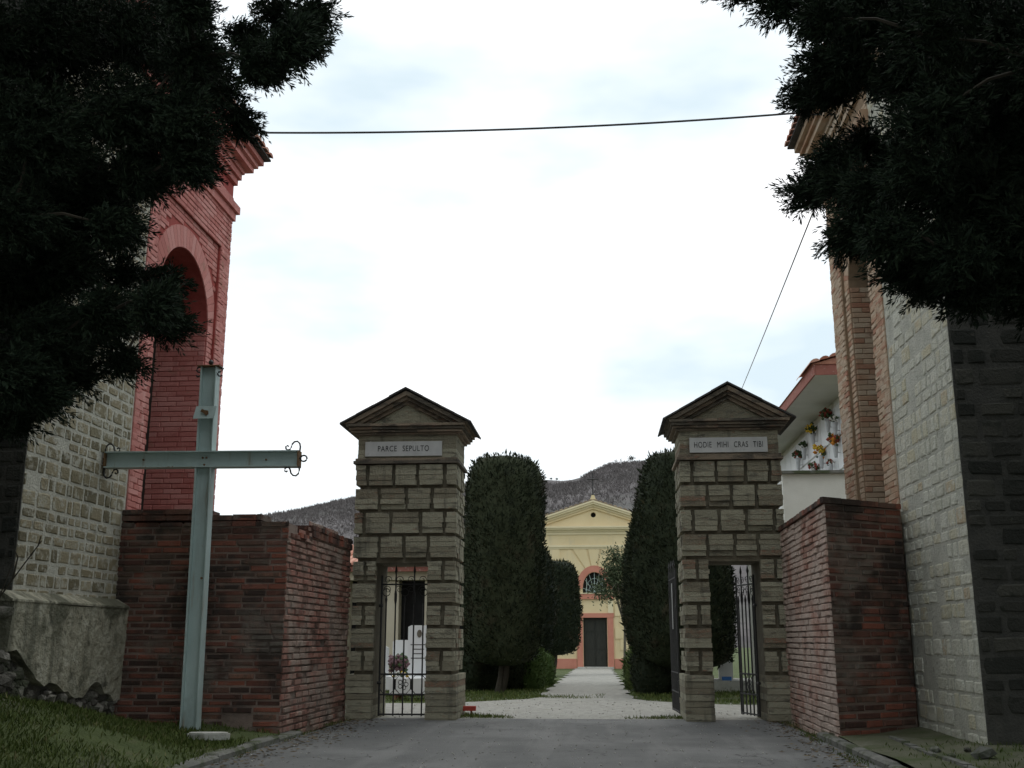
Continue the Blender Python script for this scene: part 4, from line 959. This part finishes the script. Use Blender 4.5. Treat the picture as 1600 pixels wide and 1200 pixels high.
def tri_to_quadless(name, quads, tris):
    """one mesh from a quad soup and a triangle soup"""
    Vq, Fq = quads; me = bpy.data.meshes.new(name)
    Vt, Ft = tris if tris is not None else (np.zeros((0, 3)), np.zeros((0, 3), int))
    V = np.concatenate([Vq, Vt]); li = np.concatenate([Fq.ravel(), (Ft + len(Vq)).ravel()]).astype(np.int32)
    tot = np.concatenate([np.full(len(Fq), 4), np.full(len(Ft), 3)]).astype(np.int32); st = np.concatenate([[0], np.cumsum(tot)[:-1]]).astype(np.int32)
    me.vertices.add(len(V)); me.vertices.foreach_set('co', V.astype(np.float32).ravel()); me.loops.add(len(li)); me.loops.foreach_set('vertex_index', li)
    me.polygons.add(len(tot)); me.polygons.foreach_set('loop_start', st); me.polygons.foreach_set('loop_total', tot); me.update(); return me
def plume(n=26):
    t = np.sort(RN.uniform(.05, 1, n)); w = RN.uniform(0, 6.283, n); a = RN.uniform(.45, .85, n) * (1.1 - .5 * t)
    D = np.stack([np.cos(a), np.sin(a) * np.cos(w), np.sin(a) * np.sin(w)], 1); P = np.stack([t, .03 * np.cos(w), .03 * np.sin(w)], 1)
    return P, D, (.34 - .16 * t) * RN.uniform(.7, 1.2, n)
PL = [plume() for _ in range(6)]
def plumes(C_, A_, S_, wd):
    """plumes at points C_, along axes A_, with sizes S_"""
    A_ = unit(A_); U_ = unit(np.cross(A_, RN.normal(size=A_.shape))); W_ = np.cross(A_, U_); out = []
    idx = RN.integers(0, len(PL), len(C_))
    for k, (P, D, L) in enumerate(PL):
        q = idx == k
        if not q.any(): continue
        B = np.stack([A_[q], U_[q], W_[q]], 1)              # rows = local axes
        PP = C_[q][:, None, :] + np.einsum('pj,njk->npk', P, B) * S_[q][:, None, None]; DD = np.einsum('pj,njk->npk', D, B)
        LL = np.repeat(S_[q][:, None], len(P), 1) * L[None]
        out.append(blades(PP.reshape(-1, 3), DD.reshape(-1, 3), LL.ravel(), np.full(LL.size, wd) * RN.uniform(.7, 1.3, LL.size)))
    return join(out)

def near_cypress(base, lobes, hidden, label, trunk_top):
    """lobes: foliage masses in view, with fine sprays; hidden: masses out of view, shaped to shade the masonry, coarser leaves"""
    base = np.array(base); t = empty('cypress_tree', tuple(base), label, 'tree')
    parts = []
    br = MB(); br.tube([base - [0, 0, .5], base + [0.05, .1, 1.5], base + [0, .15, 4], base + [-.05, .1, 7], base + [0, 0, trunk_top]], [.26, .2, .16, .1, .02], 10)
    nodes = [base + [0, .1, z] for z in (1.8, 2.6, 3.4, 4.2, 5, 6, 7, 8)]; lb = br
    for c, r in sorted(lobes + hidden, key=lambda q: np.linalg.norm((np.array(q[0]) - base)[:2])):
        c = np.array(c); a = min(nodes, key=lambda q: np.linalg.norm(q - c) + .4 * np.linalg.norm((q - base)[:2])); nodes.append(c)
        lb.tube([a, (a + c) / 2 + [0, 0, .05], c], [.014, .009, .004], 4, False)
    lb.build('trunk', M['twig'], t)
    for c, r in lobes:
        c = np.array(c); n = int(80 + 2100 * r * r)
        g = RN.normal(size=(n, 3)); gl = np.linalg.norm(g, axis=1, keepdims=True); g *= np.minimum(1, 1.9 / gl); d = unit(g)
        P = c + g * r * np.array([.60, .60, .46])
        out = c - base; out[2] = 0; out = out / (np.linalg.norm(out) + 1e-6)
        A = unit(d * .45 + out * .55 + np.array([0, 0, -.12]) + RN.normal(size=(n, 3)) * .45)
        parts.append(plumes(P - A * .08, A, RN.uniform(.11, .21, n), .0085))
        n2 = int(40 + 2200 * r * r); P = c + unit(RN.normal(size=(n2, 3))) * (r * .62 * RN.uniform(0, 1, n2) ** .5)[:, None]
        parts.append(blades(P, unit(RN.normal(size=(n2, 3))), RN.uniform(.07, .14, n2), np.full(n2, .024)))
    for c, r in hidden:
        n2 = int(120 + 420 * r * r); P = np.array(c) + unit(RN.normal(size=(n2, 3))) * (r * RN.uniform(0, 1, n2) ** .45)[:, None]
        parts.append(blades(P, unit(RN.normal(size=(n2, 3))), RN.uniform(.2, .42, n2), np.full(n2, .10)))
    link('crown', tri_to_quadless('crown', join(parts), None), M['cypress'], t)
    return t
def px_lobes(lst, Y):
    out = []
    for x, y, r in lst:
        yy = Y + R.uniform(-.5, .5); p = aty(x, y, yy); out.append((p, max(.12, r * yy / 1732 * .95)))
        if r > 40:
            for k in range(3):
                yy2 = Y + R.uniform(-1.2, 1.6); a = R.uniform(0, 6.28); out.append((aty(x + .22 * r * math.cos(a), y + .22 * r * math.sin(a), yy2), r * .72 * yy2 / 1732))
    return out
left_px = [(462, 62, 46), (410, 95, 44), (488, 22, 34), (430, 20, 36), (385, 60, 30), (300, 100, 66), (285, 20, 50), (200, 60, 90), (90, 60, 100), (-20, 80, 90), (290, 190, 62), (345, 140, 38), (372, 190, 22), (190, 180, 85), (70, 200, 100), (-20, 260, 90),
           (300, 250, 42), (225, 270, 50), (140, 300, 75), (40, 340, 90), (180, 360, 45), (110, 410, 70), (20, 450, 90), (195, 430, 34), (255, 440, 30), (235, 485, 42), (165, 500, 52), (270, 510, 22), (90, 530, 66), (0, 580, 70), (60, 620, 46), (120, 590, 30), (190, 565, 28), (10, 660, 36)]
right_px = [(1150, -25, 40), (1215, 5, 36), (1280, 20, 44), (1345, 30, 60), (1440, 50, 90), (1550, 70, 100), (1630, 120, 90), (1285, 100, 34), (1330, 110, 46), (1258, 150, 15), (1300, 140, 18), (1405, 120, 46), (1480, 170, 90), (1590, 230, 100),
            (1345, 225, 18), (1300, 250, 20), (1285, 275, 22), (1258, 303, 15), (1320, 290, 30), (1390, 245, 36), (1360, 300, 42), (1430, 280, 62), (1530, 310, 90), (1620, 360, 80), (1345, 350, 26), (1325, 375, 16), (1395, 365, 46), (1410, 425, 28), (1480, 400, 66), (1570, 430, 70), (1455, 450, 30), (1520, 465, 28), (1610, 470, 40), (1350, 40, 30)]
def shade_lobes(base, seed, n, side):
    """unseen crown foliage, enlarged to shade the chapel and wall fronts: broad on the side away from the road, reaching low"""
    r = random.Random(seed); out = []; cx = base[0] + side * 1.6
    while len(out) < n:
        z = r.uniform(.5, 9.5); k = 1 if z < 6 else 1 - (z - 6) * .18; a = r.uniform(0, 6.283); q = math.sqrt(r.uniform(.02, 1)) * k
        p = np.array([cx + 4.6 * q * math.cos(a), base[1] - .6 + 4.2 * q * math.sin(a), z]); w = r.uniform(.5, .9)
        if side * p[0] < 1.5 + .22 * max(0, 5 - z) or p[1] > 8.6: continue
        if np.linalg.norm(p - CC) < 1.6 + w: continue
        x, y = proj(p); d = (p - CC) @ fw; m = (w + .3) * F / max(d, .3)
        if d > -.6 and -m < x < 1600 + m and -m < y < 1200 + m: continue
        out.append((p, w))
    return out
LB, RB = (-4.7, 5.6, bank(-4.7, 5.6)), (3.9, 5.4, .1)
near_cypress(LB, px_lobes(left_px, 6.4), shade_lobes(LB, 11, 210, -1), 'dark cypress overhanging the picture at the upper left', 10)  # out-of-view lobes added to keep skylight off the fronts
near_cypress(RB, px_lobes(right_px, 6.2), shade_lobes(RB, 12, 230, 1), 'dark cypress overhanging the picture at the upper right', 10)

def topiary(x, y, prof, label, group=None, trunk=True, m='topiary', tuft=.08, dens=1.7, name='clipped_cypress', cat='tree', lean=0.0, squash=1.0):
    z0 = gz(y); t = empty(name, (x, y, z0), label, cat, group)
    zb = prof[0][0]
    if trunk:
        for k in range(2): MB().tube([(x + .06 * k - .1, y - .25 + .1 * k, z0 - .1), (x - .03 + .1 * k, y - .15, z0 + zb * .6), (x + .12 * k, y, z0 + zb + .5)], [.09, .07, .05], 7).build('trunk', M['twig'], t)
    zs = np.array([p[0] for p in prof]); rs = np.array([p[1] for p in prof])
    nu, nv = 40, 46; V = []; ph = RN.uniform(0, 6, 6)
    def rad(z, a): return np.interp(z, zs, rs) * (1 + .04 * np.sin(3 * a + ph[0] + z * .8) + .04 * np.sin(5 * a + ph[1] - z * 1.7) + .03 * np.sin(9 * a + ph[2] + z * 3.1) + .018 * np.sin(17 * a + ph[3] + 1.3 * z))
    zz = np.linspace(zs[0], zs[-1], nv); aa = np.linspace(0, 2 * np.pi, nu, endpoint=False)
    Z_, A_ = np.meshgrid(zz, aa, indexing='ij'); r_ = rad(Z_, A_) * .96 * (1 + RN.uniform(-.03, .03, Z_.shape))
    CV = np.stack([x + r_ * np.cos(A_), y + r_ * np.sin(A_) * squash, z0 + Z_], -1).reshape(-1, 3)
    CF = np.array([[i * nu + k, i * nu + (k + 1) % nu, (i + 1) * nu + (k + 1) % nu, (i + 1) * nu + k] for i in range(nv - 1) for k in range(nu)])
    area = 2 * np.pi * rs.mean() * (zs[-1] - zs[0]); n = int(area * 900 * dens)
    z = RN.uniform(zs[0], zs[-1], n * 2); keep = RN.uniform(0, rs.max(), n * 2) < np.interp(z, zs, rs) + .06; z = z[keep][:n]; n = len(z); a = RN.uniform(0, 2 * np.pi, n)
    eps = .05; r0 = rad(z, a); slope = (np.interp(z + eps, zs, rs) - np.interp(z - eps, zs, rs)) / (2 * eps)
    N = unit(np.stack([np.cos(a), np.sin(a), -slope], 1)); P = np.stack([x + r0 * np.cos(a), y + r0 * np.sin(a) * squash, z0 + z], 1) - N * RN.uniform(-.015, .09, n)[:, None]
    D = unit(N * .7 + np.array([0, 0, .75]) + RN.normal(size=(n, 3)) * .42); L = tuft * RN.uniform(.5, 1.3, n) * np.where(RN.uniform(size=n) < .03, 1.9, 1)
    q = blades(P, D, L, L * .33)
    link('crown', tri_to_quadless('crown', join([q, (CV, CF)]), None), M[m], t); return t
big = lambda zb, zt, r: [(zb, r * .3), (zb + .1, r * .7), (zb + .4, r * .88), (zb + 1.1, r * .97), (zb + (zt - zb) * .5, r), (zt - 1.0, r * .97), (zt - .5, r * .90), (zt - .22, r * .78), (zt - .09, r * .62), (zt - .02, r * .40), (zt, r * .05)]
zt = lambda px, py, Y: aty(px, py, Y)[2] - gz(Y)
G1 = 'clipped cypresses along the chapel path'
topiary(-2.06, 24.0, big(.55, zt(785, 712, 24), .90), 'tall flat topped clipped cypress right of the PARCE SEPULTO pillar', G1)
topiary(-1.95, 30.0, big(.6, zt(860, 852, 30), .82), 'middle clipped cypress in the left row along the path', G1, dens=1.4)
topiary(-1.62, 40.0, big(.7, zt(885, 876, 40), 1.0), 'clipped cypress of the left row nearest the chapel door', G1, dens=1.3, tuft=.1)
topiary(1.66, 23.0, [(.5, .35), (.7, .8), (1.2, 1.0), (2.2, 1.03), (3.2, .98), (4.0, .80), (zt(1040, 706, 23) - .35, .64), (zt(1040, 706, 23) - .1, .5), (zt(1040, 706, 23), .05)], 'large tapering clipped cypress left of the HODIE pillar', G1)
topiary(2.38, 25.8, big(.5, 3.6, .80), 'clipped cypress seen through the open side gate', G1, dens=1.4)
topiary(1.62, 30.0, big(.6, 4.2, .92), 'clipped cypress second in the right row, mostly hidden', G1, dens=1.3)
bush = lambda h, r: [(0, r * .8), (h * .25, r), (h * .6, r * .95), (h * .85, r * .75), (h, r * .1)]
topiary(-2.75, 24.8, bush(1.3, .62), 'dark low shrub between the left pillar and the cypress trunk', 'shrubs along the path', False, dens=1.2, name='shrub', cat='shrub', m='topiary')
topiary(-2.15, 25.7, bush(1.5, .75), 'dark shrub behind the trunk of the first left cypress', 'shrubs along the path', False, name='shrub', cat='shrub')
topiary(-1.62, 25.6, bush(1.05, .40), 'light green shrub at the path beside the first cypress', 'shrubs along the path', False, m='shrub', dens=1.4, name='shrub', cat='shrub')
topiary(-1.42, 28.2, bush(.85, .32), 'small green shrub further along the left of the path', 'shrubs along the path', False, m='shrub', dens=1.4, name='shrub', cat='shrub')
topiary(1.15, 23.2, bush(1.15, .50), 'dark green shrub at the foot of the large right cypress', 'shrubs along the path', False, m='topiary', dens=1.3, name='shrub', cat='shrub')
topiary(.95, 25.8, bush(1.0, .40), 'green shrub behind the right cypress beside the path', 'shrubs along the path', False, m='shrub', dens=1.3, name='shrub', cat='shrub')
def loose_tree(x, y, zc, r, label, m, name, n=2600, leaf=.10, trunk_r=.06):
    z0 = gz(y); t = empty(name, (x, y, z0), label, 'tree')
    b = MB().tube([(x, y, z0 - .1), (x + .05, y, z0 + zc * .5), (x - .05, y, z0 + zc)], [trunk_r, trunk_r * .8, trunk_r * .5], 7)
    for k in range(9):
        a = k * 2.4; b.tube([(x, y, z0 + zc * .55), (x + r * .4 * math.cos(a), y + r * .4 * math.sin(a), z0 + zc), (x + r * .85 * math.cos(a), y + r * .85 * math.sin(a), z0 + zc + r * .5 * math.sin(k * 1.7))], [trunk_r * .5, trunk_r * .3, .008], 5)
    b.build('trunk', M['bark'], t)
    cl = unit(RN.normal(size=(26, 3))) * (r * RN.uniform(.4, .95, 26))[:, None]; P = cl[RN.integers(0, 26, n)] + RN.normal(size=(n, 3)) * r * .17 + [x, y, z0 + zc]
    D = unit(RN.normal(size=(n, 3))); link('crown', npmesh('crown', *blades(P, D, leaf * RN.uniform(.6, 1.3, n), np.full(n, leaf * .45))), M[m], t)
p = aty(948, 915, 43)
loose_tree(p[0] + .62, 43, p[2] - gz(43) + .15, 1.15, 'loose grey green leafy tree in front of the chapel door', 'olive', 'olive_tree', 6500, .12)

# grass: bank, lawns
def grass(name, xs, ys, n, zf, L, label, m='grass', cond=None):
    P = np.stack([RN.uniform(*xs, n), RN.uniform(*ys, n), np.zeros(n)], 1)
    den = np.sin(P[:, 0] * 2.3 + 1.2 * np.sin(P[:, 1] * 1.7)) + np.sin(P[:, 1] * 3.1 + P[:, 0]) + RN.normal(size=n) * .8; P = P[den > -.55]
    if cond is not None: P = P[np.array([cond(a, b) for a, b, _ in P])]
    P[:, 2] = [zf(a, b) for a, b, _ in P]; k = len(P)
    D = unit(np.array([0, 0, 1]) + RN.normal(size=(k, 3)) * [.5, .5, .2]); Ln = L * RN.uniform(.4, 1.4, k)
    o = link(name, npmesh(name, *blades(P, D, Ln, Ln * .14 + .003)), M[m]); o['kind'] = 'stuff'; ident(o, label, 'grass')
grass('bank_grass', (-7.5, -3.25), (6.0, 11.5), 70000, lambda a, b: bank(a, b) - .01, .055, 'short green grass on the bank around the steel cross', cond=lambda a, b: not (a < -5.1 and b > 9.2) and not (a > -3.9 and b > 10.6 and R.random() < .7))
inlawn = lambda a, b: (b > 18.6) and (a < -1.2 - 2.2 * max(0, 1 - (b - 18.6) / 2.6) ** 2 or a > .66 + 1.6 * max(0, 1 - (b - 18.6) / 2.6) ** 2)
grass('lawn_grass', (-7, 5), (18.5, 33), 60000, lambda a, b: gz(b) - .02, .075, 'bright green lawn beside the gravel path', cond=inlawn)
grass('path_grass', (-1.3, .1), (20.6, 22.6), 2200, lambda a, b: gz(b), .05, 'thin patch of grass growing across the gravel path', cond=lambda a, b: abs(b - 21.6 - .3 * math.sin(3 * a)) < .7 and R.random() < .8)
grass('gate_tuft', (-1.85, -1.1), (14.66, 15.5), 1500, lambda a, b: gz(b), .05, 'tuft of grass at the foot of the left pillar', cond=lambda a, b: b < 15.4 - (a + 1.85) * .9)
grass('gate_tuft', (.3, 1.15), (14.66, 15.2), 900, lambda a, b: gz(b), .045, 'tuft of grass at the foot of the right pillar', cond=lambda a, b: b < 14.7 + (a - .3) * .6)
grass('wall_moss', (1.95, 2.62), (9.0, 14.2), 5200, lambda a, b: gz(b), .03, 'mossy weeds along the foot of the pink brick wall', cond=lambda a, b: 2.05 + .03 * (b - 9) + R.random() ** 2 * .0 < a < 2.25 + (b - 9) * .045)
grass('wall_weeds', (-3.3, -3.0), (9.5, 14.2), 2000, lambda a, b: gz(b), .03, 'thin weeds along the foot of the dark brick wall', cond=lambda a, b: a < -3.25 + R.random() * .16)
grass('verge_grass', (2.4, 6), (7.2, 10.4), 9000, verge, .04, 'sparse grass on the mossy verge by the right chapel', cond=lambda a, b: R.random() < .25 + .25 * (a > 3.2))
# loose chips on road and gravel
n = 900; VV = []; FF = []
base_v = np.array([(1, 0, 0), (-1, 0, 0), (0, 1, 0), (0, -1, 0), (0, 0, .7), (0, 0, -.7)]); base_f = np.array([(0, 2, 4), (2, 1, 4), (1, 3, 4), (3, 0, 4), (2, 0, 5), (1, 2, 5), (3, 1, 5), (0, 3, 5)])
for i in range(n):
    y = 8.6 + 12 * R.random() ** 1.3; x = R.uniform(-3.1, 2.2) if y < 14.6 else R.uniform(-3, 3); s = R.uniform(.004, .011) * (1.6 if y > 14.6 else 1)
    FF.append(base_f + len(VV) * 6); VV.append(base_v * s * RN.uniform(.6, 1.3, 3) + [x, y, gz(y) + .008])
o = link('loose_chips', npmesh('loose_chips', np.concatenate(VV), np.concatenate(FF)), M['pebble']); o['kind'] = 'stuff'; ident(o, 'pale stone chips scattered over asphalt and gravel', 'gravel')

VV = []; FF = []
for i in range(900):                                       # fallen cypress litter swept to the edges of the road
    y = R.uniform(8.5, 14.4); q = abs(R.gauss(0, .22)); x = -3.17 + q if R.random() < .55 else 2.12 + .04 * (y - 9) - q
    a = R.uniform(0, 6.28); L = R.uniform(.012, .04); w = L * R.uniform(.15, .4); c, s_ = math.cos(a), math.sin(a); z = gz(y) + .009 + R.uniform(0, .008)
    FF.append(np.array([[0, 1, 2, 3]]) + 4 * i); VV.append(np.array([(x - L * c, y - L * s_, z), (x + w * s_, y - w * c, z + .004), (x + L * c, y + L * s_, z), (x - w * s_, y + w * c, z - .003)]))
o = link('leaf_litter', npmesh('leaf_litter', np.concatenate(VV), np.concatenate(FF)), M['litter']); o['kind'] = 'stuff'; ident(o, 'brown cypress litter along both edges of the road', 'litter')
# small things
b = MB(); r = random.Random(5); q = aty(325, 1150, 10.3); n = 12
ring = [(q[0] + .21 * math.cos(2 * math.pi * k / n) * r.uniform(.85, 1.1), q[1] + .11 * math.sin(2 * math.pi * k / n) * r.uniform(.85, 1.1)) for k in range(n)]
b.prism(ring, 'z', q[2] - .03, q[2] + .02)
b.prism([(q[0] + (x - q[0]) * .9, q[1] + (y - q[1]) * .9) for x, y in ring], 'z', q[2] + .021, q[2] + .032)
ident(b.build('flat_stone', M['pale_stone']), 'pale flat stone lying in the grass by the steel cross', 'stone')
for i, (px, py, s) in enumerate(((1458, 1150, .09), (1485, 1158, .07), (1535, 1160, .13), (1510, 1152, .06))):
    p = atz(px, py, .22); ident(rock(None, 'rubble_stone', (p[0], p[1], verge(p[0], p[1]) + s * .3), (s * .8, s * .7, s * .45), M['kerb'] if i != 3 else M['rubble']),
        ['pale loose stone under the seam of the right chapel footing', 'small pale stone between two others at the right chapel', 'largest loose stone at the corner of the right chapel', 'dark small stone at the foot of the right chapel'][i], 'stone', 'loose stones at the right chapel')
p = atz(731, 1116, .02)
t = empty('gate_stop', (-1.72, 15.0, 0), 'small red painted gate stop at the foot of the left pillar', 'gate stop')
MB().box(-1.84, -1.66, 14.98, 15.08, .075, .135).build('red_bar', M['redpaint'], t); MB().tube([(-1.72, 15.03, -.05), (-1.72, 15.03, .08)], .015, 6).build('peg', M['rust'], t)
t = empty('bare_shrub', (-4.2, 7.2, bank(-4.2, 7.2)), 'bare brown twigs rising at the left edge of the bank', 'shrub')
for pts in ([(-20, 960), (20, 905), (65, 845)], [(20, 905), (28, 870), (22, 858)], [(-30, 1010), (0, 930), (20, 880)], [(48, 868), (60, 852), (64, 838)]):
    MB().tube([aty(a, c, 7.2) for a, c in pts], [.007, .005, .003], 5).build('twig', M['twig'], t)
MB().tube([(-4.2, 7.2, bank(-4.2, 7.2) - .1), tuple(aty(-30, 1010, 7.2)), tuple(aty(-20, 960, 7.2))], [.011, .009, .007], 5).build('stem', M['twig'], t)

# ------------------------------------------------------------------ wooded hill
hx = [-2200, -900, -400, -211, -158, -110, -70, -33, -22, -12, 8, 29, 52, 150, 400, 900, 2200]; hz = [-5, 8, 45, 76, 93, 101, 104, 105, 104, 105, 114.5, 116, 114.5, 108, 75, 14, -5]
def hillz(x, y):
    r = np.interp(x, hx, hz); t = np.clip((y - 210) / 490, 0, 1.6); f = np.where(t < 1, t ** .85, 1 - (t - 1) * .9)
    return r * f + 2.2 * np.sin(x * .031 + y * .017) * np.minimum(t, 1) * (1 - np.minimum(t, 1)) * 3 - 2
xs = np.concatenate([np.linspace(-2200, -320, 20), np.linspace(-300, 250, 90), np.linspace(270, 2200, 20)]); ys = np.concatenate([np.linspace(210, 690, 40), np.linspace(700, 980, 10)])
XX, YY = np.meshgrid(xs, ys); ZZ = hillz(XX, YY); nx = len(xs)
V = np.stack([XX, YY, ZZ], -1).reshape(-1, 3); Fa = np.array([[j * nx + i, j * nx + i + 1, (j + 1) * nx + i + 1, (j + 1) * nx + i] for j in range(len(ys) - 1) for i in range(nx - 1)])
me = npmesh('hill', V, Fa); me.polygons.foreach_set('use_smooth', [True] * len(me.polygons)); struct(link('hill', me, M['hill']))
n = 15000; x = RN.uniform(-290, 130, n); y = 330 + 372 * RN.uniform(0, 1, n) ** .65; hh = RN.uniform(1.6, 3.4, n) * np.where(np.abs(y - 700) < 14, RN.uniform(.4, .8, n), 1); hh = np.where((x > -95) & (x < -8) & (y > 640), hh * .3, hh)
k = 12; P = np.repeat(np.stack([x, y, hillz(x, y)], 1), k, 0); hr = np.repeat(hh, k)
P[:, :2] += RN.normal(size=(n * k, 2)) * hr[:, None] * .22; P[:, 2] += hr * RN.uniform(-.05, .35, n * k)
D = unit(np.array([0, 0, 1]) + RN.normal(size=(n * k, 3)) * .55)
o = link('winter_wood', npmesh('winter_wood', *blades(P, D, hr * RN.uniform(.4, .8, n * k), hr * .10)), M['bare_wood']); o['kind'] = 'stuff'; ident(o, 'grey leafless wood covering the hillside', 'wood')
for i, (px, py, wd, hgt, lab) in enumerate(((986, 711, 3.4, 3.6, 'dark round headed tree on the ridge above the chapel'), (970, 714, 1.6, 3.0, 'thin bare tree left of the round headed ridge tree'), (962, 716, 2.2, 2.6, 'spreading bare tree on the ridge'),
                                   (870, 738, 1.5, 1.4, 'small dark bush on the lower ridge'), (861, 737, 1.5, 1.3, 'dark bush at the left end of the lower ridge'), (1011, 715, 1.0, 2.2, 'slim pole like tree on the ridge beside the right cypress'))):
    p = aty(px, py + 4, 700); zb = float(hillz(p[0], 700)); t = empty('ridge_tree', (p[0], 700, zb), lab, 'tree', 'trees on the ridge')
    MB().tube([(p[0], 700, zb - .5), (p[0], 700, zb + hgt * .7)], [.18, .08], 5).build('trunk', M['twig'], t)
    nb = 160; P = RN.normal(size=(nb, 3)) * [wd * .28, wd * .28, hgt * .2] + [p[0], 700, zb + hgt * .75]
    link('crown', npmesh('crown', *blades(P, unit(RN.normal(size=(nb, 3)) + [0, 0, .4]), np.full(nb, wd * .3), np.full(nb, wd * (.12 if i in (0, 3, 4) else .05)))), M['topiary' if i in (0, 3, 4) else 'bare_wood'], t)
